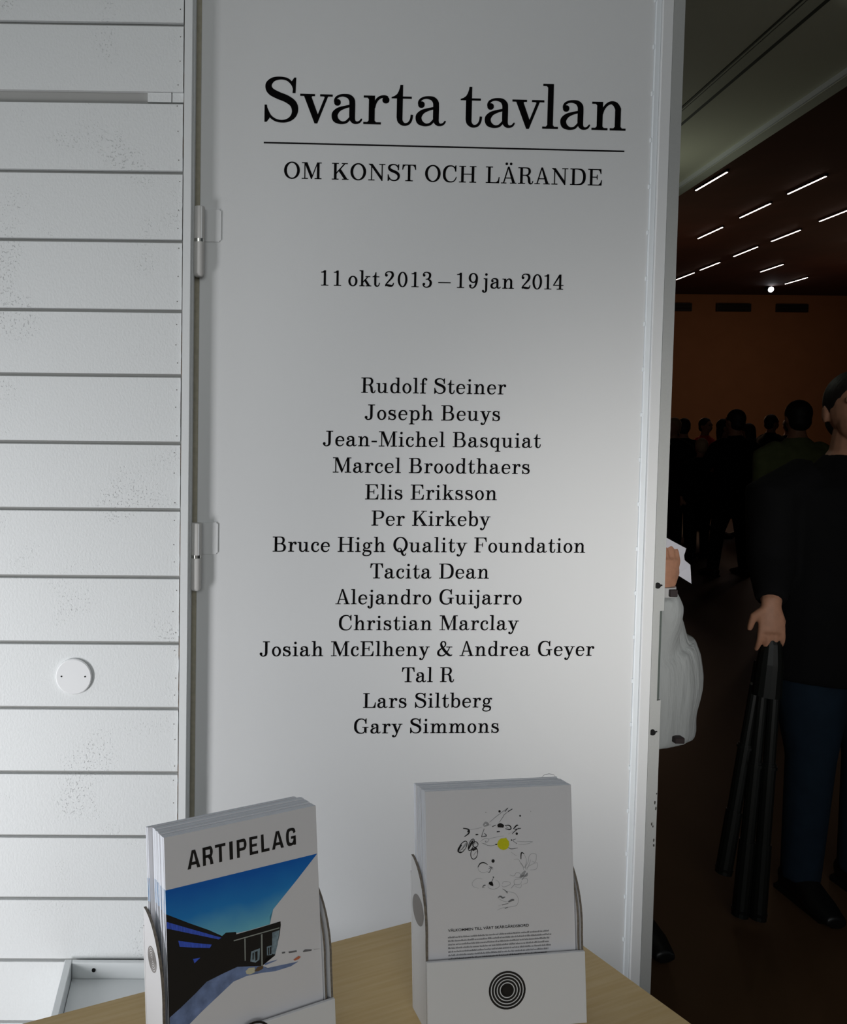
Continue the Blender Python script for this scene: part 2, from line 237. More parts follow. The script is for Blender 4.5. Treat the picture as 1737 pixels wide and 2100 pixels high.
# ================================================================ THE SETTING
WYAW = R(.6)
wall = tag(empty('wall_left', (0, 1.80, 0), WYAW), 'white painted wall of wide horizontal boards left of the door', kind='structure')
bm = bmesh.new(); box(bm, -1.6, -.045, .011, .10, 0, 3.0); link('wall_backing', bm, M['backing'], wall)
ZG = [2.2032, 2.0465, 1.9016, 1.7526, 1.6139, 1.4679, 1.3229, 1.1747, 1.0290, .8836, .7391, .5953, .4538, .3125, .170, .028]
ZG = [2.80, 2.655, 2.505, 2.356] + ZG
rnd = random.Random(4)
bd_first = None
for i in range(len(ZG) - 1):
    hi, lo = ZG[i], ZG[i+1]
    gh = .013 if abs(hi - 2.2032) < 1e-3 else .0037
    gl = .013 if abs(lo - 2.2032) < 1e-3 else .0037
    bm = bmesh.new(); xe = -.0632 - rnd.random() * .0010
    y0 = -rnd.random() * .0012
    box(bm, -1.6, xe, y0, .0109, lo + gl, hi - gh); bev(bm, .0009)
    b = link('board', bm, M['board'], wall)
    bm = bmesh.new()
    for k in range(3):
        z = lo + .025 + (hi - lo - .05) * (k / 2.0) + rnd.uniform(-.01, .01); x = xe - rnd.uniform(.006, .014)
        cyl(bm, (x, y0 - .0003, z), (x, y0 + .002, z), .0012, 8)
    link('nail_head', bm, M['nail'], b)['kind'] = 'stuff'
bm = bmesh.new(); box(bm, -.140, -.0895, .004, .0109, 2.196, 2.2155); link('filler_strip', bm, M['board'], wall)
bm = bmesh.new(); box(bm, -.0875, -.0635, .005, .0109, 2.196, 2.2155); link('filler_strip', bm, M['board'], wall)
# shrunk filler between the board ends and the frame, ragged and wider towards the floor
zz = 0.05; k = 0
while zz < 2.75:
    L_ = rnd.uniform(.03, .09); wd = (.0010 + .0022*rnd.random()*(1 if zz < 1.3 else .35)) * (0.25 if rnd.random() < .35 else 1)
    bm = bmesh.new(); n_ = 5; xs = -.0621
    prism(bm, [(xs, 0, zz)] + [(xs - wd*rnd.uniform(.3, 1), 0, zz + L_*j/n_) for j in range(1, n_)] + [(xs, 0, zz + L_)], (0, -.0018, 0), (0, .002, 0)); fixn(bm)
    c_ = link('filler_crack', bm, M['crack'], wall); zz += L_ + rnd.uniform(.002, .03)
# frame trim beside the boards: flat face, chamfer and rebate
pr = [(-.0620, .012), (-.0620, -.006), (-.0460, -.006), (-.0435, -.003), (-.0420, .005), (-.0400, .006), (-.0380, .016), (-.0375, .060), (-.0620, .060)]
bm = bmesh.new(); prism(bm, [(x, 1.80 + y, 0) for x, y in pr], (0, 0, 0), (0, 0, 2.66)); fixn(bm)
tag(link('trim_1', bm, M['trim']), 'white painted upright door frame between the boards and the door', kind='structure')
bm = bmesh.new(); box(bm, -.0385, -.018, 1.8475, 1.875, 0, 2.66)
tag(link('trim_2', bm, M['gap']), 'olive brown rebate in the gap beside the hinges', kind='structure')

# ---------------- the door leaf
YD = R(2.4)
door = tag(empty('door_1', (-.0331, 1.84, 0), YD), 'tall white door leaf printed with black exhibition text', kind='structure')
DT = 2.60
bm = bmesh.new(); box(bm, .0065, 1.0118, 0, .045, .012, DT); bev(bm, .001); link('door_panel', bm, M['door'], door)
bm = bmesh.new(); box(bm, 1.0118, 1.0245, -.004, .045, .012, DT); bev(bm, .0012); link('seal_strip', bm, M['seal'], door)
zc = 2.5 + .06
clipmesh = None
while zc > .1:
    bm = bmesh.new(); box(bm, 1.0085, 1.0122, -.0035, .001, zc - .005, zc + .005); bev(bm, .0008); link('seal_clip', bm, M['seal'], door)
    zc -= .1018
bm = bmesh.new(); box(bm, 1.0247, 1.0488, -.009, .045, .012, DT); bev(bm, .0012); link('edge_stile', bm, M['door'], door)
# leading edge: a chamfer that falls back towards the hall, with lock cutout
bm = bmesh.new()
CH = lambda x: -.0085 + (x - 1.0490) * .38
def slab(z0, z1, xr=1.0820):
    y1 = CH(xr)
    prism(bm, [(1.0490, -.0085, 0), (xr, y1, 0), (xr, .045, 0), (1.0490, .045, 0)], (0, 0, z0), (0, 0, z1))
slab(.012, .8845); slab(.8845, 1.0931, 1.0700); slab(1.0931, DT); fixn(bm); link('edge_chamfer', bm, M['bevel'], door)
bm = bmesh.new(); box(bm, 1.0701, 1.0812, .010, .045, .8855, 1.0921); tag(link('lock_plate', bm, M['lock'], door), 'dark grey lock plate')
bm = bmesh.new(); box(bm, 1.0745, 1.0785, .007, .0105, .969, 1.055); link('lock_latch', bm, M['lock'], door)
for z in (1.1529, .8124):
    bm = bmesh.new(); cyl(bm, (1.0600, .002, z), (1.0585, -.0075, z), .0074, 20, .0068); cyl(bm, (1.0640, -.004, z), (1.0720, -.0012, z), .0016, 8)
    tag(link('lock_knob', bm, M['black'], door, smooth=False), 'small black round knob')
for k, (dx, z, s) in enumerate([(.004, .665, .5), (.0, .645, 1), (.003, .630, .8), (-.008, .595, .9), (-.004, .588, .6), (.0, .555, .7), (.001, .543, .9)]):
    x = 1.0750 + dx; y = CH(x) - .0006
    bm = bmesh.new(); n = 7; rr = [(.0028 * s * (0.6 + rnd.random() * .7)) for _ in range(n)]
    prism(bm, [(x + rr[j] * math.cos(j*6.283/n) * .7, y + rr[j] * math.cos(j*6.283/n) * .27, z + rr[j] * 1.7 * math.sin(j*6.283/n)) for j in range(n)], (.0003, -.0003, 0), (-.0003, .0003, 0)); fixn(bm)
    link('paint_chip', bm, M['chip'], door)
# hinges
for zt, zb, zm in ((1.9806, 1.8303, 1.9077), (1.2930, 1.1418, 1.2187)):
    bm = bmesh.new(); r = .0126; cx, cy = .0040, -.0200
    tube(bm, [(cx, cy, zt), (cx, cy, zt - .002), (cx, cy, zm + .0035)], [(r * .9,) * 2, (r,) * 2, (r,) * 2], 24)
    tube(bm, [(cx, cy, zm - .0035), (cx, cy, zb + .007), (cx, cy, zb + .002), (cx, cy, zb)], [(r,) * 2, (r,) * 2, (r * .82,) * 2, (r * .5,) * 2], 24)
    h = tag(link('hinge', bm, M['hinge'], door, smooth=True), None)
    md = h.modifiers.new('e', 'EDGE_SPLIT'); md.split_angle = R(40)
    bm = bmesh.new(); cyl(bm, (cx, cy, zm + .0034), (cx, cy, zm - .0034), r * .97, 24)
    tag(link('hinge_washer', bm, M['chrome'], h), 'bright metal washer')
    bm = bmesh.new(); prism(bm, [(cx, cy-.0126, 0), (cx+.006, cy-.0115, 0), (.0175, -.0035, 0), (.022, -.0030, 0), (.022, .001, 0), (cx, .001, 0)], (0, 0, zm+.0036), (0, 0, zt-.002)); fixn(bm); link('hinge_neck', bm, M['door'], h)
    bm = bmesh.new(); box(bm, .014, .0535, -.0030, .001, zm + .002, zt); bmesh.ops.bevel(bm, geom=[e for e in bm.edges if abs(e.verts[0].co.y - e.verts[1].co.y) > .004 and e.verts[0].co.x > .03], offset=.0035, segments=3, affect='EDGES')
    bev(bm, .0006); link('hinge_plate', bm, M['door'], h)

# round blank cover on the boards
bm = bmesh.new(); tube(bm, [(0, 0, 0), (0, -.004, 0), (0, -.0058, 0)], [(.0395,)*2, (.0395,)*2, (.0372,)*2], 48)
rc = link('cover_plate', bm, M['disc'], None, loc=(-.2930, 1.7948, .9554)); rc.rotation_euler = (0, 0, WYAW)
tag(rc, 'round white blank cover plate screwed to the white boards', 'cover plate')
for sx in (-.0265, .025):
    bm = bmesh.new(); cyl(bm, (sx, -.0066, .001), (sx, -.004, .001), .0019, 10); tag(link('screw', bm, M['black'], rc), 'small dark screw')

# floor, ceilings, walls
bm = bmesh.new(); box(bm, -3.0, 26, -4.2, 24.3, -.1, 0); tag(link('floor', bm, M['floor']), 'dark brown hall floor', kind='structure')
bm = bmesh.new(); box(bm, -3.0, 2.05, -4.2, 1.90, 3.0, 3.1); tag(link('ceiling', bm, M['trim']), 'white lobby ceiling', kind='structure')
bm = bmesh.new(); box(bm, -1.6, 1.06, 1.87, 1.97, 2.66, 3.0); tag(link('wall_front', bm, M['trim']), 'white wall above the door', kind='structure')
bm = bmesh.new(); box(bm, 2.05, 5.0, 1.7, 2.0, 0, 5.6); tag(link('wall_right', bm, M['trim']), 'wall to the right of the opening', kind='structure')
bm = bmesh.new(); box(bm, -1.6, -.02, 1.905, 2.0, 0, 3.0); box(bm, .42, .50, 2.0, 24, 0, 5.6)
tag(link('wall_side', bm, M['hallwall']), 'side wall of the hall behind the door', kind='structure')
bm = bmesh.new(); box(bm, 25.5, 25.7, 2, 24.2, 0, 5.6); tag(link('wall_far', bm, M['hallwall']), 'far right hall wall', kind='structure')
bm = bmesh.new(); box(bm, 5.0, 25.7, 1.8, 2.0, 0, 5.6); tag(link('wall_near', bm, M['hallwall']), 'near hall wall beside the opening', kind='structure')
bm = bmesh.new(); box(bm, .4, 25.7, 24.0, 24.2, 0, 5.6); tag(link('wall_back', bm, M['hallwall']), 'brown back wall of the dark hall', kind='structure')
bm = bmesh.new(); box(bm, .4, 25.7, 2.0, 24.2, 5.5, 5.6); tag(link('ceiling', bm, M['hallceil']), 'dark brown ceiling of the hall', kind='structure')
for k, (x0, x1) in enumerate(((12.95, 13.7653), (14.4854, 15.4611), (16.2, 17.1))):
    bm = bmesh.new(); box(bm, x0, x1, 23.93, 24.01, 5.01, 5.235)
    v = link('wall_vent', bm, M['lampbody']); 
    bm = bmesh.new()
    for j in range(5): box(bm, x0 + .02, x1 - .02, 23.925, 23.935, 5.03 + j*.04, 5.045 + j*.04)
    link('vent_slats', bm, M['void'], v)['kind'] = 'stuff'
    tag(v, ['black wall vent high on the hall wall, nearest the door leaf', 'black wall vent high on the hall wall, second from the door leaf', 'black wall vent high on the hall wall, furthest from the door leaf'][k], 'vent', 'vents high on the back wall')

# soffit with its sliding track and lip, running back into the hall
SY = math.atan2(.12, .96)
# local frame: origin at the lip's lower outer edge, y along the run, x to the right
sof = tag(empty('ceiling', (2.1268, 3.0499, 2.65), -SY + R(0)), 'low grey soffit over the opening with a sliding track', kind='structure')
sof.rotation_euler = (0, 0, -math.atan2(.1353, 1.0075))
bm = bmesh.new(); box(bm, -1.25, -.063, -1.3, 6.5, .02, .20); link('soffit_panel', bm, M['soffit'], sof)
bm = bmesh.new(); box(bm, -.056, 0, -1.3, 6.5, .0, .20); bev(bm, .003); link('soffit_lip', bm, M['lip'], sof)
bm = bmesh.new(); box(bm, -.063, -.056, -1.3, 6.5, .001, .022); tag(link('soffit_bead', bm, M['seal'], sof), 'pale bead along the lip')
for x0, x1, mm, z0 in ((-.443, -.437, 'track', .017), (-.437, -.431, 'track2', .015), (-.431, -.426, 'track', .017), (-.426, -.381, 'track2', .016), (-.381, -.366, 'track', .017)):
    bm = bmesh.new(); box(bm, x0, x1, -1.3, 6.5, z0, .03); link('sliding_track', bm, M[mm], sof)
bm = bmesh.new(); box(bm, -.12, 0, -1.0, 6.5, .20, 2.85); link('header_wall', bm, M['hallwall'], sof)

# ceiling light strips of the hall
LTS = [((7.894, 13.733), (7.803, 12.769), 'in the nearest row, closest to the door leaf'), ((9.501, 13.883), (9.42, 12.93), 'second in the nearest row, partly out of view'), ((9.691, 15.417), (9.602, 14.462), 'centred over the people, right of the nearest strip'),
 ((9.8945, 17.068), (9.810, 16.132), 'just right of the door leaf, second above the vents'), ((11.512, 17.254), (11.418, 16.294), 'at the right, above the spot lamp'), ((11.674, 18.740), (11.565, 17.769), 'in the middle of the field, fourth up from the vents'),
 ((11.857, 20.324), (11.768, 19.410), 'second nearest the far wall, left side'), ((11.9986, 21.602), (11.91, 20.67), 'nearest the far wall, touching the door leaf in view'), ((13.422, 20.472), (13.339, 19.557), 'directly above the spot lamp'), ((15.133, 22.068), (15.05, 21.14), 'low at the right, beside the spot lamp'),
 ((11.3, 15.62), (11.21, 14.67), 'far right, high'), ((13.25, 17.4), (13.16, 16.45), 'far right, in the middle height'), ((15.0, 19.6), (14.91, 18.65), 'far right, low')]
for (a, b, lab) in LTS:
    a = Vector((*a, 5.47)); b = Vector((*b, 5.47)); c = (a + b) / 2; d = b - a
    t = tag(empty('ceiling_light', (c.x, c.y, 5.5), math.atan2(d.y, d.x)), 'thin white linear ceiling light, ' + lab, 'ceiling light', 'linear lights in the hall ceiling')
    L2 = d.length / 2
    bm = bmesh.new(); box(bm, -L2 - .02, L2 + .02, -.022, .022, -.03, 0); link('lamp_housing', bm, M['lampbody'], t)
    bm = bmesh.new(); box(bm, -L2, L2, -.0100, .0100, -.036, -.0305); link('light_tube', bm, M['strip'], t)
t = tag(empty('spot_lamp', (15.092, 22.67, 5.5)), 'small bright spotlight hanging below the far light strips', 'spotlight')
bm = bmesh.new(); cyl(bm, (0, 0, 0), (0, 0, -.06), .02, 8); cyl(bm, (0, .05, -.05), (0, -.10, -.09), .085, 16); link('lamp_housing', bm, M['lampbody'], t)
bm = bmesh.new(); cyl(bm, (0, -.10, -.09), (0, -.112, -.093), .07, 16); link('lamp_lens', bm, M['spot'], t)

# low white open tray against the boards
tr = tag(empty('display_tray', (-.045, 1.54, 0), WYAW), 'low white open-topped box against the boards, left of the counter', 'box')
zt = .323; T = .012
def trbox(name, *a):
    bm = bmesh.new(); box(bm, *a); bev(bm, .0015); return link(name, bm, M['box'], tr)
trbox('back_panel', -.245, .42, .235, .247, 0, zt); trbox('side_panel', -.262, -.246, -.45, .247, 0, zt); trbox('side_panel', .421, .437, -.45, .247, 0, zt)
trbox('front_panel', -.245, .42, -.45, -.438, 0, zt); trbox('shelf_panel', -.245, .42, -.437, .234, zt - .05, zt - .035)
bm = bmesh.new(); cyl(bm, (-.197, .233, zt - .016), (-.197, .236, zt - .016), .0042, 12); link('screw', bm, M['black'], tr)

# counter table
c21, s21 = math.cos(R(22.5)), math.sin(R(22.5))
P2 = Vector((.2385, .9306)); P3 = Vector((.4155, .8926)); e1 = Vector((c21, s21)); e2 = Vector((s21, -c21))
tt = ((P3 - P2).dot(e1)); corner = P2 + e1 * tt
tb = tag(empty('counter_table', (corner.x, corner.y, 0), R(22.5)), 'pale birch counter table carrying the two brochure displays', 'table')
bm = bmesh.new(); pts = []
for (cx, cy, a0) in ((-.022, -.022, 0), (-.78, -.022, 90), (-.78, -.75, 180), (-.022, -.75, 270)):
    for k in range(5): a = R(a0 + k*22.5); pts.append((cx + .022*math.cos(a), cy + .022*math.sin(a), 0))
prism(bm, pts, (0, 0, .935), (0, 0, .910)); fixn(bm); link('table_top', bm, M['wood'], tb)
bm = bmesh.new(); box(bm, -.74, -.08, -.70, -.07, .84, .9095); link('apron', bm, M['card'], tb)
for x, y in ((-.745, -.06), (-.06, -.06), (-.745, -.71), (-.06, -.71)):
    bm = bmesh.new(); tube(bm, [(x, y, 0), (x, y, .9095)], [(.014,)*2, (.018,)*2], 16); link('leg', bm, M['box'], tb)
# ================================================================ LETTERING (an old-style serif drawn stroke by stroke)
def cr(p0, p1, p2, p3, t):
    return tuple(.5 * ((2*b) + (-a+c)*t + (2*a-5*b+4*c-d)*t*t + (-a+3*b-3*c+d)*t*t*t) for a, b, c, d in zip(p0, p1, p2, p3))
def spl(pts, sub=6):
    if len(pts) < 3: return list(pts)
    o = []; n = len(pts)
    for i in range(n-1):
        p = (pts[max(i-1, 0)], pts[i], pts[i+1], pts[min(i+2, n-1)])
        for k in range(sub): o.append(cr(*p, k / sub))
    o.append(pts[-1]); return o
def ribbon(pts, sub=6):
    """[(x,y,width)] -> outline quads"""
    p = spl(pts, sub); L_, R_ = [], []
    for i, (x, y, w_) in enumerate(p):
        a, b = p[max(i-1, 0)], p[min(i+1, len(p)-1)]
        dx, dy = b[0]-a[0], b[1]-a[1]; l = math.hypot(dx, dy) or 1
        nx, ny = -dy/l*w_/2, dx/l*w_/2
        L_.append((x+nx, y+ny)); R_.append((x-nx, y-ny))
    return [[L_[i], R_[i], R_[i+1], L_[i+1]] for i in range(len(p)-1)]
def ring(cx, cy, rx, ry, wx, wy, n=40):
    o = []
    for k in range(n):
        a, b = 2*math.pi*k/n, 2*math.pi*(k+1)/n
        o.append([(cx+rx*math.cos(a), cy+ry*math.sin(a)), (cx+(rx-wx)*math.cos(a), cy+(ry-wy)*math.sin(a)), (cx+(rx-wx)*math.cos(b), cy+(ry-wy)*math.sin(b)), (cx+rx*math.cos(b), cy+ry*math.sin(b))])
    return o
def dot(x, y, r, n=20, ry=None): return [[(x+r*math.cos(2*math.pi*k/n), y+(ry or r)*math.sin(2*math.pi*k/n)) for k in range(n)]]
def rc_(x0, y0, x1, y1): return [[(x0, y0), (x1, y0), (x1, y1), (x0, y1)]]
SF = 27
def foot(x0, x1, l, r, y=0):      # serif slab under a stem x0..x1 reaching l..r, with small brackets
    return rc_(l, y, r, y+SF) + [[(x0-22, y+SF), (x0, y+SF), (x0, y+SF+26)], [(x1, y+SF), (x1+22, y+SF), (x1, y+SF+26)]]
def head(x0, x1, l, r, y): 
    o = rc_(l, y-SF, r, y)
    if l < x0: o += [[(x0-22, y-SF), (x0, y-SF-26), (x0, y-SF)]]
    if r > x1: o += [[(x1, y-SF), (x1, y-SF-26), (x1+22, y-SF)]]
    return o
def stem(x0, x1, y0, y1): return rc_(x0, y0, x1, y1)
S_ = ribbon
G = {}
ST = 88
def arch(x0, x2):  # thin shoulder out of stem right edge x0, down a thick stem centred on x2
    d = x2 - x0
    return S_([(x0-12, 270, 34), (x0+.06*d, 350, 32), (x0+.28*d, 425, 34), (x0+.56*d, 457, 44), (x0+.82*d, 430, 72), (x2-3, 360, 86), (x2, 300, ST), (x2, 14, ST)])
G['a'] = (556, S_([(112, 338, 58), (92, 372, 36), (112, 420, 30), (165, 452, 30), (235, 461, 38), (315, 443, 62), (362, 390, 84), (372, 320, ST), (372, 130, ST), (380, 66, 78), (408, 26, 52), (445, 14, 34), (485, 24, 26), (515, 52, 20), (528, 78, 14)])
    + dot(128, 342, 50) + S_([(350, 292, 32), (255, 268, 36), (155, 228, 58), (98, 170, 84), (84, 118, 90), (104, 58, 84), (158, 20, 54), (215, 8, 36), (280, 26, 32), (340, 90, 28)]))
G['b'] = (556, stem(88, 176, 20, 737) + head(88, 176, 10, 100, 737) + [[(88, 0), (112, 0), (176, 60), (88, 60)]] + S_([(168, 330, 30), (215, 415, 34), (300, 452, 38), (400, 420, 64), (452, 330, 86), (464, 230, 90), (448, 120, 84), (388, 35, 58), (300, 8, 36), (215, 30, 34), (160, 100, 30)]))
G['c'] = (444, dot(352, 345, 47) + S_([(385, 352, 30), (378, 400, 32), (335, 442, 32), (255, 456, 32), (162, 425, 58), (100, 335, 84), (84, 230, 92), (100, 120, 86), (165, 35, 58), (258, 8, 38), (345, 38, 30), (405, 120, 24)]))
G['d'] = (574, stem(385, 473, 0, 737) + head(385, 473, 300, 400, 737) + rc_(473, 0, 552, SF) + S_([(398, 330, 30), (345, 420, 34), (262, 454, 38), (162, 422, 64), (112, 330, 86), (98, 230, 92), (115, 120, 86), (170, 35, 58), (262, 8, 38), (345, 30, 34), (400, 105, 30)]))
G['e'] = (500, rc_(70, 240, 440, 270) + S_([(432, 250, 50), (422, 330, 62), (365, 420, 54), (262, 454, 34), (165, 422, 58), (102, 335, 84), (86, 230, 92), (102, 120, 86), (168, 35, 58), (265, 8, 38), (360, 38, 30), (425, 115, 24)]))
G['f'] = (333, stem(108, 196, 0, 560) + foot(108, 196, 28, 290) + rc_(20, 437, 300, 464) + S_([(152, 540, ST), (162, 640, 74), (205, 706, 46), (262, 722, 34), (315, 705, 34)]) + dot(312, 668, 46))
G['g'] = (537, ring(238, 308, 170, 158, 76, 32) + S_([(150, 178, 26), (98, 142, 34), (92, 95, 56), (150, 62, 74), (280, 52, 80), (400, 25, 78), (440, -50, 60), (385, -145, 40), (245, -188, 34), (115, -165, 44), (66, -100, 52), (95, -30, 36), (160, 35, 26)]) + S_([(360, 400, 26), (405, 445, 30), (450, 452, 32)]) + dot(470, 428, 38))
G['h'] = (611, stem(112, 200, 0, 737) + head(112, 200, 28, 120, 737) + foot(112, 200, 28, 285) + arch(200, 455) + foot(411, 499, 330, 585))
G['i'] = (315, stem(112, 200, 0, 464) + head(112, 200, 28, 120, 464) + foot(112, 200, 28, 288) + dot(152, 652, 54))
G['j'] = (296, stem(118, 206, -60, 464) + head(118, 206, 35, 128, 464) + dot(158, 652, 54) + S_([(162, -40, ST), (155, -120, 72), (112, -178, 46), (55, -190, 34), (5, -165, 34)]) + dot(10, -130, 46))
G['k'] = (593, stem(112, 200, 0, 737) + head(112, 200, 28, 120, 737) + foot(112, 200, 28, 275) + [[(196, 165), (196, 212), (410, 440), (450, 440)]] + rc_(318, 437, 540, 464) + [[(262, 270), (322, 330), (535, 20), (425, 20)]] + rc_(335, 0, 595, SF))
G['l'] = (315, stem(112, 200, 0, 737) + head(112, 200, 28, 120, 737) + foot(112, 200, 28, 288))
G['m'] = (889, stem(112, 200, 0, 464) + head(112, 200, 28, 120, 464) + foot(112, 200, 28, 280) + arch(200, 445) + foot(401, 489, 320, 570) + arch(489, 735) + foot(691, 779, 610, 862))
G['n'] = (611, stem(112, 200, 0, 464) + head(112, 200, 28, 120, 464) + foot(112, 200, 28, 285) + arch(200, 455) + foot(411, 499, 330, 585))
G['o'] = (500, ring(250, 230, 212, 240, 88, 34))
G['p'] = (574, stem(108, 196, -205, 464) + head(108, 196, 24, 120, 464) + foot(108, 196, 24, 285, -205) + S_([(188, 330, 30), (235, 415, 34), (320, 454, 38), (420, 420, 64), (472, 330, 86), (484, 230, 92), (468, 120, 84), (408, 35, 58), (320, 8, 36), (235, 30, 34), (180, 100, 30)]))
G['q'] = (556, stem(372, 460, -205, 440) + [[(372, 440), (460, 440), (460, 468), (432, 468)]] + foot(372, 460, 285, 545, -205) + S_([(385, 330, 30), (335, 420, 34), (255, 454, 38), (160, 422, 64), (108, 330, 86), (94, 230, 92), (110, 120, 86), (165, 35, 58), (255, 8, 38), (335, 30, 34), (390, 105, 30)]))
G['r'] = (444, stem(112, 200, 0, 464) + head(112, 200, 28, 120, 464) + foot(112, 200, 28, 300) + S_([(192, 270, 28), (208, 345, 32), (240, 405, 34), (288, 445, 34), (350, 458, 38), (400, 440, 44)]) + dot(378, 402, 52))
G['s'] = (463, S_([(360, 322, 20), (348, 385, 26), (305, 438, 30), (222, 458, 36), (132, 436, 56), (92, 375, 80), (118, 305, 90), (215, 262, 84), (322, 215, 90), (372, 140, 82), (340, 48, 54), (245, 8, 34), (140, 28, 30), (82, 95, 24), (68, 160, 18)])
    + [[(338, 305), (366, 305), (372, 464), (352, 464), (325, 425)], [(52, 0), (74, 0), (104, 42), (82, 170), (54, 170)]])
G['t'] = (389, stem(112, 200, 120, 464) + [[(24, 437), (24, 450), (70, 468), (112, 500), (138, 548), (156, 605), (164, 655), (200, 655), (200, 437)]] + rc_(190, 437, 345, 464) + S_([(156, 130, ST), (165, 66, 76), (205, 18, 50), (255, 6, 36), (310, 30, 32), (345, 90, 30), (356, 165, 32)]))
G['u'] = (611, stem(92, 180, 140, 464) + head(92, 180, 12, 100, 464) + S_([(136, 160, ST), (145, 80, 78), (195, 22, 50), (265, 8, 34), (335, 40, 32), (400, 120, 28)]) + stem(395, 483, 0, 464) + head(395, 483, 312, 405, 464) + rc_(483, 0, 568, SF))
G['v'] = (537, [[(64, 450), (172, 450), (298, 118), (286, -10), (248, -10)], [(424, 450), (464, 450), (286, -10), (270, -10), (296, 118)]] + rc_(4, 437, 242, 464) + rc_(335, 437, 536, 464) + [[(172, 437), (198, 437), (180, 418)], [(394, 437), (424, 437), (434, 416)]])
G['y'] = (537, [[(64, 450), (172, 450), (306, 118), (290, 0), (262, -25)]] + S_([(444, 450, 40), (290, 40, 40), (240, -85, 38), (190, -160, 42), (130, -185, 40), (80, -172, 40)]) + dot(88, -140, 48) + rc_(4, 437, 242, 464) + rc_(345, 437, 540, 464))
CS = 104
G['A'] = (722, [[(322, 737), (380, 737), (652, 20), (535, 20)], [(322, 737), (352, 700), (150, 20), (110, 20)]] + rc_(195, 222, 480, 252) + rc_(15, 0, 255, SF) + rc_(430, 0, 712, SF))
G['Ä'] = (722, G['A'][1] + dot(255, 868, 52) + dot(455, 868, 52))
G['B'] = (722, stem(125, 125+CS, 0, 722) + rc_(30, 0, 140, SF) + rc_(30, 722-SF, 140, 722) + S_([(180, 708, 28), (380, 708, 30), (495, 678, 62), (548, 560, 98), (505, 430, 60), (400, 384, 30), (200, 383, 28)]) + S_([(200, 383, 28), (420, 380, 30), (550, 330, 68), (605, 200, 106), (550, 58, 68), (420, 16, 32), (180, 14, 28)]))
G['C'] = (722, S_([(618, 520, 22), (580, 620, 30), (500, 698, 34), (380, 718, 38), (240, 680, 64), (130, 545, 102), (98, 360, 110), (122, 180, 102), (232, 42, 64), (385, 6, 38), (520, 32, 32), (612, 125, 26), (650, 230, 22)]) + [[(600, 475), (640, 475), (640, 737), (616, 737), (572, 650)]])
G['D'] = (778, stem(125, 125+CS, 0, 722) + rc_(30, 0, 140, SF) + rc_(30, 722-SF, 140, 722) + S_([(180, 708, 28), (390, 708, 32), (560, 665, 68), (660, 530, 106), (684, 361, 112), (660, 190, 106), (560, 57, 68), (390, 15, 32), (180, 14, 28)]))
G['E'] = (722, stem(125, 125+CS, 0, 722) + rc_(30, 722-SF, 620, 722) + rc_(30, 0, 640, SF) + rc_(200, 352, 460, 379) + [[(430, 379), (462, 379), (462, 470), (446, 470)], [(430, 352), (462, 352), (462, 262), (446, 262)], [(500, 722-SF), (628, 722), (636, 520), (610, 520), (585, 620), (545, 670)], [(520, SF), (560, 50), (612, 110), (645, 230), (670, 230), (652, 0), (600, 0)]])
G['F'] = (667, stem(125, 125+CS, 0, 722) + rc_(30, 722-SF, 610, 722) + foot(125, 125+CS, 30, 345) + rc_(200, 352, 450, 379) + [[(420, 379), (452, 379), (452, 470), (436, 470)], [(420, 352), (452, 352), (452, 262), (436, 262)], [(490, 722-SF), (618, 722), (632, 515), (606, 515), (580, 615), (540, 670)]])
G['G'] = (778, S_([(618, 530, 22), (580, 625, 30), (500, 698, 34), (380, 718, 38), (240, 680, 64), (130, 545, 102), (98, 360, 110), (122, 180, 102), (232, 42, 64), (385, 6, 38), (500, 30, 36), (570, 110, 30)]) + [[(600, 490), (640, 490), (640, 737), (616, 737), (572, 650)]] + [[(545, 300), (649, 300), (649, 20), (620, 20), (575, 80), (545, 130)]] + rc_(450, 290, 745, 317))
G['H'] = (833, stem(125, 229, 0, 722) + stem(604, 708, 0, 722) + rc_(30, 0, 325, SF) + rc_(30, 722-SF, 325, 722) + rc_(508, 0, 803, SF) + rc_(508, 722-SF, 803, 722) + rc_(229, 352, 604, 380))
G['J'] = (556, stem(285, 389, 160, 722) + rc_(180, 722-SF, 500, 722) + S_([(337, 180, 104), (318, 75, 84), (245, 12, 46), (155, 4, 36), (75, 50, 44)]) + dot(82, 112, 60))
G['K'] = (778, stem(125, 229, 0, 722) + rc_(30, 0, 325, SF) + rc_(30, 722-SF, 325, 722) + [[(229, 255), (229, 305), (575, 700), (620, 700)], [(318, 405), (395, 490), (720, 20), (590, 20)]] + rc_(470, 722-SF, 735, 722) + rc_(490, 0, 775, SF))
G['L'] = (667, stem(125, 229, 0, 722) + rc_(30, 722-SF, 335, 722) + rc_(30, 0, 615, SF) + [[(490, SF), (540, 55), (590, 125), (620, 265), (646, 265), (628, 0), (575, 0)]])
G['M'] = (944, stem(146, 180, 0, 722) + [[(146, 722), (262, 722), (500, 150), (470, 0), (452, 0)], [(722, 722), (722, 660), (470, 0), (452, 0), (492, 130)]] + stem(712, 816, 0, 722) + rc_(30, 722-SF, 250, 722) + rc_(30, 0, 296, SF) + rc_(612, 0, 914, SF) + rc_(720, 722-SF, 914, 722))
G['N'] = (815, stem(150, 184, 0, 722) + [[(30, 722), (200, 722), (664, 110), (664, -12), (634, -12), (150, 640)]] + stem(630, 664, 0, 722) + rc_(30, 0, 300, SF) + rc_(515, 722-SF, 785, 722))
G['O'] = (778, ring(389, 361, 348, 375, 110, 38, 48))
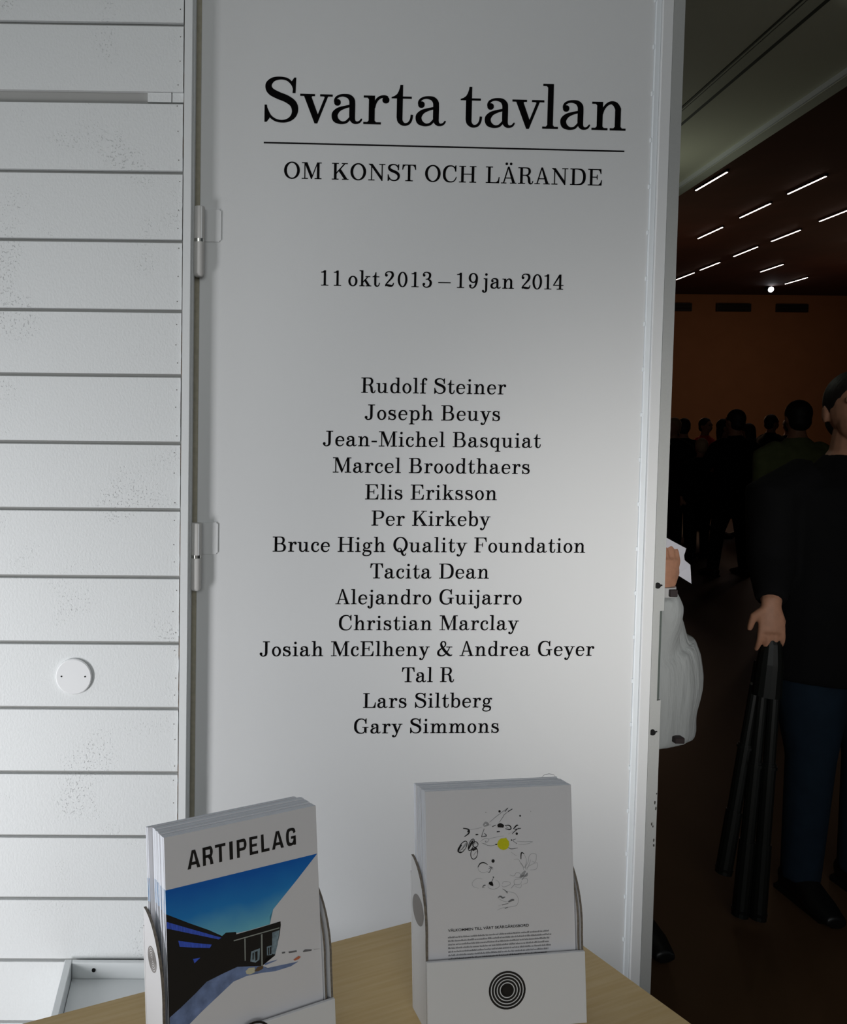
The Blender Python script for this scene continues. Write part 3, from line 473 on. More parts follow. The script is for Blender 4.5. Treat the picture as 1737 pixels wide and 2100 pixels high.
G['P'] = (667, stem(125, 229, 0, 722) + rc_(30, 722-SF, 140, 722) + foot(125, 229, 30, 350) + S_([(180, 708, 28), (390, 708, 32), (530, 670, 66), (582, 535, 104), (530, 400, 66), (390, 356, 30), (200, 355, 28)]))
G['Q'] = (778, G['O'][1] + ring(345, 110, 92, 92, 24, 24, 24) + S_([(425, 150, 24), (450, 60, 60), (470, -40, 92), (510, -125, 74), (575, -160, 44), (640, -130, 28), (662, -60, 20)]))
G['R'] = (722, stem(125, 229, 0, 722) + rc_(30, 722-SF, 140, 722) + foot(125, 229, 30, 340) + S_([(180, 708, 28), (380, 708, 30), (500, 675, 62), (550, 555, 98), (500, 425, 60), (390, 380, 30), (200, 379, 28)]) + S_([(370, 382, 26), (465, 340, 56), (522, 240, 96), (535, 120, 100), (562, 35, 76), (620, 2, 40), (680, 40, 28), (705, 125, 20)]))
G['S'] = (630, S_([(520, 520, 22), (495, 610, 30), (415, 692, 34), (300, 716, 38), (180, 692, 58), (110, 622, 88), (106, 550, 98), (155, 485, 106), (265, 430, 108), (395, 380, 108), (500, 308, 106), (538, 215, 98), (520, 115, 76), (450, 40, 50), (345, 8, 36), (225, 25, 32), (130, 95, 30), (72, 215, 24)])
    + [[(498, 480), (540, 480), (548, 726), (524, 726), (470, 645), (505, 560)], [(45, -4), (72, -4), (120, 60), (98, 130), (74, 270), (45, 270)]])
G['T'] = (667, stem(282, 386, 0, 722) + foot(282, 386, 170, 498) + rc_(40, 722-SF, 627, 722) + [[(40, 722), (150, 696), (85, 630), (50, 510), (24, 510)], [(627, 722), (517, 696), (582, 630), (617, 510), (643, 510)]])
G['0'] = (556, ring(278, 345, 228, 358, 92, 34, 44))
G['1'] = (500, stem(215, 305, 0, 705) + foot(215, 305, 90, 430) + [[(85, 612), (85, 636), (175, 655), (240, 705), (305, 705), (305, 612)]])
G['2'] = (556, dot(122, 530, 56) + S_([(72, 520, 30), (88, 620, 36), (160, 685, 34), (265, 702, 38), (385, 665, 78), (428, 555, 98), (390, 440, 84), (285, 310, 58), (160, 170, 42), (75, 50, 38)]) + S_([(75, 38, 46), (150, 66, 76), (250, 50, 92), (370, 38, 76), (440, 80, 44), (472, 175, 24)]))
G['3'] = (556, dot(120, 560, 54) + dot(115, 148, 54) + S_([(70, 565, 26), (105, 655, 32), (190, 702, 34), (290, 698, 42), (390, 640, 80), (408, 545, 92), (365, 430, 66), (280, 385, 32), (205, 380, 28)]) + S_([(205, 380, 28), (315, 370, 34), (420, 300, 80), (445, 195, 102), (405, 72, 78), (290, 5, 42), (180, 8, 34), (95, 70, 32), (64, 145, 24)]))
G['4'] = (556, stem(328, 418, 0, 705) + foot(328, 418, 215, 520) + rc_(30, 180, 535, 212) + [[(330, 705), (372, 705), (372, 650), (70, 200), (30, 200)]])
G['9'] = (556, ring(272, 478, 218, 228, 92, 34) + S_([(444, 478, 92), (432, 300, 88), (375, 110, 66), (275, 12, 38), (185, 6, 34), (100, 55, 34)]) + dot(128, 112, 52))
G['&'] = (815, rc_(500, 430, 790, 457) + S_([(655, 440, 30), (605, 300, 30), (490, 130, 34), (365, 25, 42), (240, 6, 54), (125, 62, 88), (98, 170, 94), (150, 285, 60), (280, 380, 34), (410, 470, 36), (455, 580, 52), (425, 680, 50), (345, 714, 32), (265, 680, 52), (235, 590, 82), (265, 480, 98), (360, 330, 106), (500, 165, 108), (630, 45, 84), (730, 18, 44), (790, 60, 24)]))
G['-'] = (333, rc_(40, 200, 292, 268)); G['–'] = (500, rc_(0, 215, 500, 245)); G[' '] = (278, [])
def gbox(c):
    xs = [x for p in G[c][1] for x, y in p]; return min(xs), max(xs)
def glyphs_mesh(name, items, mtl, parent, off=-.0006, bold=0):
    """items: (char, x origin, x scale, baseline z, z scale) in the parent's x-z plane"""
    bm = bmesh.new(); e = bold
    for c, ox, sx, oz, sz, dx, dz in [(*i_, dx, dz) for i_ in items for dx, dz in (((-e, -e), (e, -e), (e, e), (-e, e)) if e else ((0, 0),))]:
        for p in G[c][1]:
            q = [(ox + dx + x*sx/1000, oz + dz + y*sz/1000) for x, y in p]
            try:
                A = [bm.verts.new((x, off, z)) for x, z in q]
                a2 = sum(q[i-1][0]*q[i][1] - q[i][0]*q[i-1][1] for i in range(len(q)))
                if a2 < 0: A.reverse()
                bm.faces.new(A)
            except ValueError: pass
    return link(name, bm, mtl, parent)
def line(text, u0, u1, z, em, mtl, parent, name='printed_line', sx=None):
    sx = sx or em; l0 = gbox(text[0])[0]*sx/1000; last = text[-1]; r1 = gbox(last)[1]*sx/1000
    nat = sum(G[c][0] for c in text[:-1])*sx/1000 - l0 + r1
    n = len(text)-1; tr_ = (u1-u0-nat)/n if n else 0
    x = u0 - l0; it = []
    for c in text:
        it.append((c, x, sx, z, em)); x += G[c][0]*sx/1000 + tr_
    return glyphs_mesh(name, it, mtl, parent, bold=.00035)
# title: every letter fitted between its own edges
it = []
for c, a, b in [('S',.1458,.2186),('v',.2236,.2942),('a',.2935,.3601),('r',.3638,.4198),('t',.4256,.473),('a',.4797,.5463),('t',.5795,.6273),('a',.6344,.701),('v',.6955,.7662),('l',.7639,.7986),('a',.8045,.8711),('n',.8755,.952)]:
    g0, g1 = gbox(c); sx = (b-a)/(g1-g0)*1000; it.append((c, a-g0*sx/1000, sx, 2.1732, .1305))
glyphs_mesh('printed_title', it, M['vinyl'], door, bold=.0006)
bm = bmesh.new(); box(bm, .1444, .9513, -.0008, -.0001, 2.1258, 2.1290); link('printed_rule', bm, M['vinyl'], door)
for t_, a, b in (('OM', .1903, .2727), ('KONST', .296, .4826), ('OCH', .5034, .6176), ('LÄRANDE', .6399, .9022)): line(t_, a, b, 2.0514, .0490, M['vinyl'], door, 'printed_word')
for t_, a, b in (('11', .2757, .32), ('okt', .3367, .4065), ('2013', .4184, .5234), ('–', .5383, .5658), ('19', .5805, .6271), ('jan', .6374, .709), ('2014', .7267, .8219)):
    line(t_, a, b, 1.8197, .0466, M['vinyl'], door, 'printed_word', sx=(.0275/.5 if t_ == '–' else .0462))
for t_, a, b, z in (('Rudolf Steiner', .3698, .6976, 1.5842), ('Joseph Beuys', .3789, .6855, 1.5244), ('Jean-Michel Basquiat', .2857, .7804, 1.4648), ('Marcel Broodthaers', .3091, .7566, 1.4056), ('Elis Eriksson', .3831, .6830, 1.3458), ('Per Kirkeby', .3986, .6695, 1.2868),
  ('Bruce High Quality Foundation', .1765, .8903, 1.2270), ('Tacita Dean', .3979, .6694, 1.1672), ('Alejandro Guijarro', .3201, .7461, 1.1082), ('Christian Marclay', .3289, .7411, 1.0491), ('Josiah McElheny & Andrea Geyer', .1501, .9186, .9897), ('Tal R', .4749, .5947, .9298), ('Lars Siltberg', .3873, .6839, .8707), ('Gary Simmons', .3677, .7015, .8117)):
    line(t_, a, b, z, .0462, M['vinyl'], door, 'printed_name')
# ================================================================ BROCHURES AND THEIR HOLDERS
def font_mesh(text, name, mtl, parent, x0, x1, zb, hgt, bold=0.0, off=-.0005, spacing=1.0):
    cu = bpy.data.curves.new(name, 'FONT'); cu.body = text; cu.size = 1; cu.offset = bold; cu.space_character = spacing
    o = bpy.data.objects.new('tmp', cu); COL.objects.link(o)
    dg = bpy.context.evaluated_depsgraph_get(); me = bpy.data.meshes.new_from_object(o.evaluated_get(dg))
    bpy.data.objects.remove(o); xs = [v.co.x for v in me.vertices]; ys = sorted(v.co.y for v in me.vertices)
    a, b = min(xs), max(xs); hh = .728
    for v in me.vertices:
        x, y = v.co.x, v.co.y
        v.co = (x0 + (x-a)/(b-a)*(x1-x0), off, zb + y/hh*hgt)
    me.materials.clear(); me.materials.append(mtl)
    o = bpy.data.objects.new(name, me); COL.objects.link(o); o.parent = parent; return o
def flat(name, polys, mtl, parent, off):
    bm = bmesh.new()
    for pl in polys:
        q = [(x/1000, z/1000) for x, z in pl]
        A = [bm.verts.new((x, off, z)) for x, z in q]
        if sum(q[i-1][0]*q[i][1] - q[i][0]*q[i-1][1] for i in range(len(q))) < 0: A.reverse()
        try: bm.faces.new(A)
        except ValueError: pass
    bmesh.ops.triangulate(bm, faces=list(bm.faces))
    return link(name, bm, mtl, parent)
def clampx(pl, a=0.1, b=149.6): return [(min(max(x, a), b), z) for x, z in pl]
TAN6 = math.tan(R(6))
def holder(name, TL, yaw, W, n, D, label, lo, ro, ph):
    du = Vector((math.cos(yaw), math.sin(yaw), 0)); n0 = Vector((math.sin(yaw), -math.cos(yaw), 0))
    O = Vector(TL) + du*W/2 + n0*(.21*math.sin(R(6))); O.z = .9351
    h = tag(empty(name, O, yaw), label, 'brochure holder', 'cardboard brochure holders on the counter')
    F = lambda z: (z-.011)*TAN6
    B = lambda z: F(z) + D + .0015
    def side(x0, x1, nm, g=0):
        pl = [(0, F(0)-.0035+g, .0), (0, F(.08)-.0035+g, .080)]
        z1, z2 = .080, .147 - g; y0, y1 = F(.08)-.0035+g, B(.147)
        for k in range(1, 13):
            t = k/12*math.pi/2; z = z1+(z2-z1)*math.sin(t); pl.append((0, y1-(y1-y0)*math.cos(t) , z))
        pl += [(0, B(0), 0)]
        bm = bmesh.new(); prism(bm, pl, (x0, 0, 0), (x1, 0, 0), 0, 1); fixn(bm)
        return link(nm, bm, [M['card'], M['cut']], h)
    w2 = W/2
    s1_ = side(-w2-lo-.0026, -w2-lo, 'side_panel')
    side(w2+ro-.0022, w2+ro, 'side_panel'); side(w2+.0010, w2+.0030, 'inner_flap', .0015)
    bm = bmesh.new(); prism(bm, [(0, F(.0)-.0065, 0), (0, F(ph)-.0065, ph), (0, F(ph)-.0036, ph), (0, F(0)-.0036, 0)], (-w2-lo-.0026, 0, 0), (w2+ro, 0, 0), 0); fixn(bm); bev(bm, .0004)
    fp = link('front_pocket', bm, M['card'], h)
    bm = bmesh.new(); prism(bm, [(0, B(0)+.0005, 0), (0, B(.13)+.0005, .13), (0, B(.13)+.003, .13), (0, B(0)+.003, 0)], (-w2-lo-.0026, 0, 0), (w2+ro, 0, 0), 0); fixn(bm)
    link('back_panel', bm, M['card'], h)
    bm = bmesh.new(); box(bm, -w2-.0018, w2+.0018, F(0)-.003, B(0), .0, .0095); link('base_panel', bm, M['card'], h)
    return h, s1_, fp, F, B
def ringsq(cx, cz, r0, r1, n, wd, asp=1.0):
    o = []
    for k in range(n):
        r = r0 + (r1-r0)*k/(n-1); o += ring(cx, cz, r, r*asp, wd, wd*asp, 32)
    return o
YL, YR = R(24.9), R(7.2)
TLl, TLr = (-.0355, .684, 1.155), (.2095, .779, 1.155)
hl, sl, fl, FL, BL = holder('brochure_holder', TLl, YL, .150, 14, .034, 'white cardboard holder filled with the blue-covered brochures', .0048, .0085, .050)
hr, sr, fr, FR, BR = holder('brochure_holder', TLr, YR, .149, 12, .0285, 'white cardboard holder with black ring logo, filled with drawing-covered leaflets', .0012, .0060, .066)
# round marks printed on the left cheeks, x-plane
def side_mark(parent, x, yc, zc, r, rings, mtl):
    bm = bmesh.new()
    polys = ringsq(0, 0, r*.12, r, rings, r*.11) if rings else dot(0, 0, r, 32)
    for pl in polys:
        A = [bm.verts.new((x, yc + p[0], zc + p[1])) for p in pl]
        if sum(pl[i-1][0]*pl[i][1] - pl[i][0]*pl[i-1][1] for i in range(len(pl))) > 0: A.reverse()
        bm.faces.new(A)
    return link('printed_mark', bm, mtl, parent)
side_mark(sl, -.075-.0076, FL(.105)+.018, .113, .0102, 6, M['logo'])
side_mark(sr, -.0745-.0040, FR(.10)+.014, .103, .0140, 0, M['logo'])
for pa, F_, W_ in ((fr, FR, .149), (fl, FL, .150)):
    bm = bmesh.new(); cx, cz = .0750-W_/2, .0360
    polys = ringsq(cx, cz, .0066, .0185, 5, .0020, .95) + dot(cx-.0005, cz, .0058, 28, .0048)
    for pl in polys:
        A = [bm.verts.new((x, F_(z)-.0067, z)) for x, z in pl]
        if sum(pl[i-1][0]*pl[i][1] - pl[i][0]*pl[i-1][1] for i in range(len(pl))) < 0: A.reverse()
        bm.faces.new(A)
    link('printed_logo', bm, M['blackink'], pa)

ORD = ['', 'second', 'third', 'fourth', 'fifth', 'sixth', 'seventh', 'eighth', 'ninth', 'tenth', 'eleventh', 'twelfth', 'thirteenth', 'rearmost']
def booklet_mesh(name, W, H, t):
    bm = bmesh.new(); box(bm, 0, W, 0, t*.93, -H, 0)
    for f in bm.faces:
        n_ = f.normal if f.normal.length else f.calc_center_median()
        f.normal_update(); f.material_index = 0 if abs(f.normal.y) > .5 else 1
    me = bpy.data.meshes.new(name); bm.to_mesh(me); bm.free(); me.materials.append(M['paper']); me.materials.append(M['edge']); return me
def stack(name, TL, yaw, W, n, t, label0, labelk, cat, grp, seed, shift):
    me = booklet_mesh(name, W, .2095, t); rn = random.Random(seed); out = []
    rot = Matrix.Rotation(yaw, 4, 'Z') @ Matrix.Rotation(R(-6), 4, 'X')
    for k in range(n):
        o = bpy.data.objects.new(name, me); COL.objects.link(o)
        dx = 0 if k == 0 else rn.uniform(-.0005, .0005) + shift(k); dz = 0 if k == 0 else rn.uniform(-.0006, .0003)
        o.matrix_world = Matrix.Translation(TL) @ rot @ Matrix.Translation((dx, k*t, dz))
        tag(o, label0 if k == 0 else '%s from the front %s' % (ORD[k], labelk), cat, grp); out.append(o)
    return out
bl = stack('brochure', TLl, YL, .150, 14, .00235, 'front brochure with bold ARTIPELAG heading, blue sky and dark building cover', 'in the stack of white-edged brochures behind the ARTIPELAG cover', 'brochure', 'brochures in the left holder', 3, lambda k: -.004 if k >= 12 else 0)
front = bl[0]
for o in bl[1:]:
    pass
# the cover print bleeds to the cut edge: thin coloured lines along each brochure's left side
bm = bmesh.new(); box(bm, -.00008, .0002, -.00005, .0005, -.063, -.0432, 0); box(bm, -.00008, .0002, -.00005, .0005, -.2095, -.063, 1)
em = bpy.data.meshes.new('cover_edge'); bm.to_mesh(em); bm.free(); em.materials.append(M['edgeblue']); em.materials.append(M['blackink'])
for o in bl:
    e = bpy.data.objects.new('cover_edge', em); COL.objects.link(e); e.parent = o
P_ = PRINTS
flat('printed_sky', [clampx(P_['sky'])], M['sky'], front, -.00012)
flat('printed_building', [clampx(P_['bld'] + [(0.1, -209), ] if False else P_['bld'][:-2] + [(35, -127), (24, -134), (10, -142), (0.1, -147)])], M['blackink'], front, -.00022)
flat('printed_shade', [P_['shade'], P_['shade2'], [(35, -127), (60.3, -133.6), (30, -150), (.2, -168), (.2, -147)]], M['pshade'], front, -.00017)
flat('printed_window', [clampx(P_['s1']), P_['s2'], P_['s3']], M['pblue'], front, -.00032)
flat('printed_window', [P_['p1'], P_['p2'], P_['p3']], M['pglass'], front, -.00032)
flat('printed_column', [P_['eave'], P_['c1'], P_['c2']], M['pgrey'], front, -.00042)
flat('printed_door', [P_['p3b'], P_['p3c'], [(82, -114), (84.5, -113.6), (84, -121), (82, -121.6)], [(79.5, -114.5), (80.8, -114), (80.3, -120), (79.3, -120)]], M['blackink'], front, -.00045)
flat('printed_car', [P_['car1']], M['cream'], front, -.0004); flat('printed_car', [P_['car2']], M['brown'], front, -.0005); flat('printed_car', [P_['car3']], M['orange'], front, -.0004)
flat('printed_skyline', [P_['t1'], P_['t2'], P_['t3'], [(x, z) for x, z in P_['t4'] if x < 149.5] + [(149.5, -128)]], M['ink2'], front, -.0003)
SG = {'A': [[(0, 0), (.25, 0), (.40, .5), (.5, .84), (.5, 1), (.36, 1)], [(1, 0), (.75, 0), (.60, .5), (.5, .84), (.5, 1), (.64, 1)], [(.25, .20), (.75, .20), (.70, .36), (.30, .36)]],
 'R': [[(0, 0), (.28, 0), (.28, 1), (0, 1)], [(.1, 1), (.6, 1), (.6, .84), (.1, .84)], [(.1, .40), (.6, .40), (.6, .56), (.1, .56)]] + ribbon([(.55, .92, .16), (.76, .90, .20), (.83, .70, .27), (.76, .50, .20), (.52, .48, .16)]) + [[(.62, .50), (.88, .40), (1.0, 0), (.70, 0), (.66, .25), (.45, .44)]],
 'T': [[(0, .84), (1, .84), (1, 1), (0, 1)], [(.36, 0), (.64, 0), (.64, .9), (.36, .9)]], 'I': [[(0, 0), (1, 0), (1, 1), (0, 1)]],
 'P': [[(0, 0), (.28, 0), (.28, 1), (0, 1)], [(.1, 1), (.6, 1), (.6, .84), (.1, .84)], [(.1, .36), (.6, .36), (.6, .52), (.1, .52)]] + ribbon([(.55, .92, .16), (.78, .89, .20), (.86, .68, .28), (.78, .48, .20), (.52, .44, .16)]),
 'E': [[(0, 0), (.32, 0), (.32, 1), (0, 1)], [(.2, 0), (1, 0), (1, .16), (.2, .16)], [(.2, .84), (.97, .84), (.97, 1), (.2, 1)], [(.2, .43), (.88, .43), (.88, .58), (.2, .58)]],
 'L': [[(0, 0), (.33, 0), (.33, 1), (0, 1)], [(.2, 0), (1, 0), (1, .16), (.2, .16)]],
 'G': ribbon([(.86, .70, .24), (.80, .86, .22), (.52, .93, .15), (.22, .84, .25), (.14, .50, .28), (.22, .16, .25), (.52, .07, .15), (.76, .16, .2), (.87, .35, .24)]) + [[(.74, 0), (.99, 0), (.99, .50), (.74, .50)], [(.5, .38), (.99, .38), (.99, .53), (.5, .53)]]}
SW = [('A', 20.6, 32.5), ('R', 35.0, 45.0), ('T', 46.8, 56.9), ('I', 60.6, 63.9), ('P', 67.8, 77.5), ('E', 80.3, 88.7), ('L', 92.0, 100.2), ('A', 102.8, 114.9), ('G', 117.4, 127.7)]
for c, a, b in SW: flat('printed_letter', [[(a+x*(b-a), -30.5+z*15.4) for x, z in pl] for pl in SG[c]], M['blackink'], front, -.0003)

rl = stack('leaflet', TLr, YR, .149, 12, .0023, 'front white leaflet with black sea-food drawing and a yellow lemon', 'in the stack of white leaflets behind the lemon drawing', 'leaflet', 'leaflets in the right holder', 8, lambda k: -.0008 if k >= 9 else 0)
fr0 = rl[0]
polys = {0: [], 1: [], 2: []}
for pts, wd, g in P_['strokes']:
    q = [(x, z, wd*1.5) for x, z in pts]
    q[0] = (*q[0][:2], wd*.9); q[-1] = (*q[-1][:2], wd*.7)
    polys[0 if g <= .12 else 1 if g <= .26 else 2] += ribbon(q, 5)
flat('printed_drawing', polys[0], M['blackink'], fr0, -.00022)
flat('printed_drawing', polys[1], M['ink2'], fr0, -.00018)
flat('printed_drawing', polys[2], M['ink3'], fr0, -.00014)
for x, z, r in P_['dots']: flat('printed_dot', [dot(x, z, r*.68, 14)[0]], M['blackink'], fr0, -.00026)
flat('printed_dot', [P_['blob']], M['blackink'], fr0, -.00026)
tag(flat('printed_lemon', [P_['lemon']], M['lemon'], fr0, -.0003), 'yellow lemon shape')
font_mesh('VÄLKOMMEN TILL VÅRT SKÄRGÅRDSBORD', 'printed_heading', M['blackink'], fr0, .0200, .1015, -.1315, .0025, bold=.012)
rn = random.Random(11); bars = []
for k in range(9):
    z = -137.6 - k*3.3; x = 20.0; xe = 125 - rn.uniform(0, 7)
    while x < xe:
        wd = rn.choice((1.6, 2.4, 3.6, 4.8, 6.4)); wd = min(wd, xe-x)
        c = 0
        while c < wd:
            h_ = rn.choice((1.15, 1.15, 1.7)); bars.append([(x+c, z), (x+c+.46, z), (x+c+.46, z+h_), (x+c, z+h_)]); c += .68
        x += wd + .8
flat('printed_text', bars, M['ink2'], fr0, -.0002)['kind'] = 'stuff'
# curled corner of a page sticking up from the back of the right stack
bm = bmesh.new(); pts = [(.133, .0014, -.0005), (.137, .0014, .0028), (.142, .0012, .0038), (.147, .0006, .0028), (.1488, .0004, .0)]
A = [bm.verts.new((x, y, z)) for x, y, z in pts]; Bv = [bm.verts.new((x, y+.0006, z-.0005)) for x, y, z in pts]
A2 = [bm.verts.new((x, y, z-.0007)) for x, y, z in pts]
for i in range(4):
    bm.faces.new((A[i], A[i+1], Bv[i+1], Bv[i])); bm.faces.new((A[i], A2[i], A2[i+1], A[i+1]))
cp = link('curled_corner', bm, M['ink3'], rl[-1])
# ================================================================ PEOPLE IN THE HALL
def cloth(name, col, rough=.85, bump=.6, scale=18):
    return mat(name, col, rough, bump=bump, scale=scale, vary=.12, spec=.15)
PM = dict(skin=mat('skin', (.42, .21, .13), .55, bump=.1, scale=60, vary=.08), black=cloth('black_cloth', (.0035, .0035, .004)), black2=cloth('dark_suit_cloth', (.008, .006, .006)),
 white=mat('white_jacket_cloth', (.42, .44, .44), .8, bump=.5, scale=7, vary=.05, detail=4, stretch=(1.6, 1.6, .45), dist=.05), green=cloth('dark_green_cloth', (.16, .19, .08)), red=cloth('red_jacket_cloth', (.95, .07, .04)),  # red raised so the colour carries the spotlight on its wearer
 jeans=cloth('blue_jeans', (.010, .020, .034)), brown=cloth('brown_cloth', (.10, .05, .035)), cream=cloth('pale_cloth', (.45, .36, .28)), shirt=cloth('white_shirt', (.6, .45, .42)),
 hair=mat('dark_hair', (.012, .009, .008), .6, bump=.8, scale=120, stretch=(1, 1, .1)), blond=mat('blond_hair', (.42, .28, .16), .6, bump=.8, scale=120, stretch=(1, 1, .1)), grey=mat('grey_hair', (.25, .22, .20), .6, bump=.8, scale=120),
 shoe=mat('black_shoe_leather', (.006, .006, .006), .4), eye=mat('eye', (.02, .015, .012), .2), nailm=mat('finger_nail', (.55, .34, .27), .35),
 paper=mat('held_paper', (.62, .62, .68), .6), strap=mat('dark_strap', (.03, .02, .02), .6), band=mat('pale_cuff_band', (.5, .5, .5), .6), tripod=mat('tripod_metal', (.008, .009, .008), .35, .2), clip=mat('tripod_clip', (.30, .32, .28), .3, .8), pantbl=cloth('black_trousers', (.010, .011, .012)))
def remesh(o, vs, sm=2):
    md = o.modifiers.new('one_surface', 'REMESH'); md.mode = 'VOXEL'; md.voxel_size = vs; md.use_smooth_shade = True
    if sm: s = o.modifiers.new('soft', 'SMOOTH'); s.iterations = sm; s.factor = .5
def hand(bm, wr, d, pn, side, s=1.0, curl=.5, spread=.12, thumb=.6):
    """wr wrist, d direction of the fingers, pn palm normal (fingers curl towards it), side: +1 thumb lies along d x pn"""
    wr = Vector(wr); d = Vector(d).normalized(); pn = Vector(pn); pn = (pn - d*pn.dot(d)).normalized(); tx = d.cross(pn)*side
    kn = wr + d*.085*s
    tube(bm, [wr - d*.02*s, wr + d*.015*s, wr + d*.05*s, kn + d*.004*s], [(.026*s, .019*s), (.030*s, .017*s), (.040*s, .016*s), (.037*s, .012*s)], 12, up=tx)
    for i, (off, ln) in enumerate(((.030, .074), (.0105, .083), (-.0095, .077), (-.0285, .060))):
        p = kn + tx*off*s - d*(abs(i-1)*.004*s); dr = (d + tx*off*spread*12).normalized(); pts = [p - dr*.02*s, p]; rr = [.0098*s, .0095*s]; a = 0
        for j, (f, ra) in enumerate(((.45, .0088), (.30, .0080), (.25, .0066))):
            a += curl*(.7 if j == 0 else 1.0); q = (dr*math.cos(a) + pn*math.sin(a)).normalized()
            pts.append(pts[-1] + q*ln*s*f); rr.append(ra*s)
        tube(bm, pts, rr, 8, up=tx)
        ball(bm, pts[-1], .0064*s, 8)
    b = wr + d*.022*s + tx*.026*s; q = (d*.75 + tx*.75*thumb + pn*.35).normalized(); q2 = (d*.95 + tx*.15 + pn*.35).normalized()
    tube(bm, [b - q*.015*s, b + q*.030*s, b + q*.030*s + q2*.028*s, b + q*.030*s + q2*.050*s], [.0135*s, .0115*s, .0100*s, .0078*s], 8)
    return b + q*.03*s + q2*.05*s
def person(loc, rz, H, label, top='black', legs='pantbl', hair='hair', vs=.022, arms=None, hem=.80, lean=0., headturn=0., bulk=1.0, group=None, face=False, coat=None, stance=(.09, 0, .09, 0), longhair=False, hands=None, seg=12, name='person', extra=None):
    """local frame: faces -y, feet at z = 0, built for 1.75 m and scaled"""
    k = H/1.75
    root = tag(empty(name, loc, rz), label, 'person', group); root.scale = (k, k, k)
    b = bulk
    sh = {}
    arms = arms or {}
    A = {}
    for sd in (-1, 1):
        ar = arms.get(sd, ((sd*.235, .01, 1.14), (sd*.245, -.05, .89)))
        A[sd] = [(sd*.165*b, 0, 1.415), (sd*.200*b, .0, 1.36), ar[0], ar[1]]
    lx, ly, rx, ry = stance
    L = {-1: [(-.085, 0, .93), (-.095, 0, .80), ((-lx-.095)/2, ly*.5-.02, .49), (-lx, ly, .09)], 1: [(.085, 0, .93), (.095, 0, .80), ((rx+.095)/2, ry*.5-.02, .49), (rx, ry, .09)]}
    def ty(z): return lean*(z-.9)
    # body: one continuous figure
    bm = bmesh.new()
    tube(bm, [(0, 0, .88), (0, 0, .98), (0, ty(1.1), 1.10), (0, ty(1.28), 1.28), (0, ty(1.40), 1.40), (0, ty(1.46), 1.46), (0, ty(1.50)-.005, 1.51), (0, ty(1.57)-.015, 1.575)], [(.15*b, .10*b), (.165*b, .11*b), (.135*b, .095*b), (.165*b, .11*b), (.165*b, .095*b), (.10, .07), (.057, .058), (.054, .057)], 16, up=(1, 0, 0))
    hc = Vector((0, ty(1.65)-.02, 1.645)); T = Matrix.Translation(hc) @ Matrix.Rotation(headturn, 4, 'Z')
    hb = bmesh.new()
    ball(hb, (0, .008, .012), (.077, .097, .104), 20); ball(hb, (0, -.030, -.040), (.056, .062, .066), 16); ball(hb, (0, -.062, -.082), (.028, .026, .020), 10)
    tube(hb, [(0, -.080, .020), (0, -.094, -.005), (0, -.108, -.026), (0, -.088, -.036)], [.009, .011, .015, .010], 8)
    for sx in (-1, 1): ball(hb, (sx*.079, .010, -.012), (.010, .020, .031), 10); ball(hb, (sx*.018, -.098, -.030), (.009, .010, .008), 8)
    tube(hb, [(-.022, -.088, -.058), (0, -.097, -.056), (.022, -.088, -.058)], [.006, .009, .006], 8); tube(hb, [(-.018, -.086, -.068), (0, -.094, -.069), (.018, -.086, -.068)], [.006, .009, .006], 8)
    tube(hb, [(-.045, -.080, .030), (0, -.092, .027), (.045, -.080, .030)], [.010, .012, .010], 8)
    hb.transform(T); mh = bpy.data.meshes.new('t'); hb.to_mesh(mh); hb.free(); bm.from_mesh(mh); bpy.data.meshes.remove(mh)
    for sd in (-1, 1):
        p = A[sd]; tube(bm, [(p[0][0]*.7, 0, p[0][2]), p[1], p[2], p[3]], [.052*b, .050*b, .040*b, .028], 12)
        hd = (hands or {}).get(sd)
        dv = (Vector(p[3]) - Vector(p[2])).normalized()
        if hd: hand(bm, p[3], hd[0], hd[1], hd[2], 1.0, hd[3], thumb=hd[4] if len(hd) > 4 else .6, spread=hd[5] if len(hd) > 5 else .12)
        else: hand(bm, p[3], dv, (-sd, 0, 0), sd, 1.0, .35)
        q = L[sd]; tube(bm, [q[0], q[1], q[2], q[3], (q[3][0], q[3][1], .05)], [(.09*b, .10*b), (.085*b, .09*b), .055, .038, .036], 12)
        tube(bm, [(q[3][0], q[3][1]+.04, .045), (q[3][0], q[3][1]-.03, .045), (q[3][0]+sd*.01, q[3][1]-.13, .03)], [(.034, .038), (.038, .036), (.036, .022)], 10)
    body = link('body', bm, PM['skin'], root, smooth=True); remesh(body, vs, 1)
    if face:
        for sx in (-1, 1):
            bm = bmesh.new(); p = T @ Vector((sx*.030, -.083, .008)); ball(bm, p, .0085, 12); link('eye', bm, PM['eye'], root, smooth=True)
    # hair
    bm = bmesh.new(); ball(bm, (0, .020, .030), (.086, .098, .102), 20)
    ball(bm, (0, .045, -.03), (.074, .068, .075), 16)
    if longhair: tube(bm, [(0, .05, .03), (0, .065, -.08), (0, .07, -.19)], [(.09, .06), (.10, .05), (.085, .03)], 14, up=(1, 0, 0))
    bm.transform(T); hr_ = link('hair', bm, PM[hair], root, smooth=True); remesh(hr_, max(vs*.8, .009), 1)
    # upper garment
    bm = bmesh.new(); g = .018
    if extra:
        for ep, er in extra: tube(bm, ep, er, 20, up=(1, 0, 0))
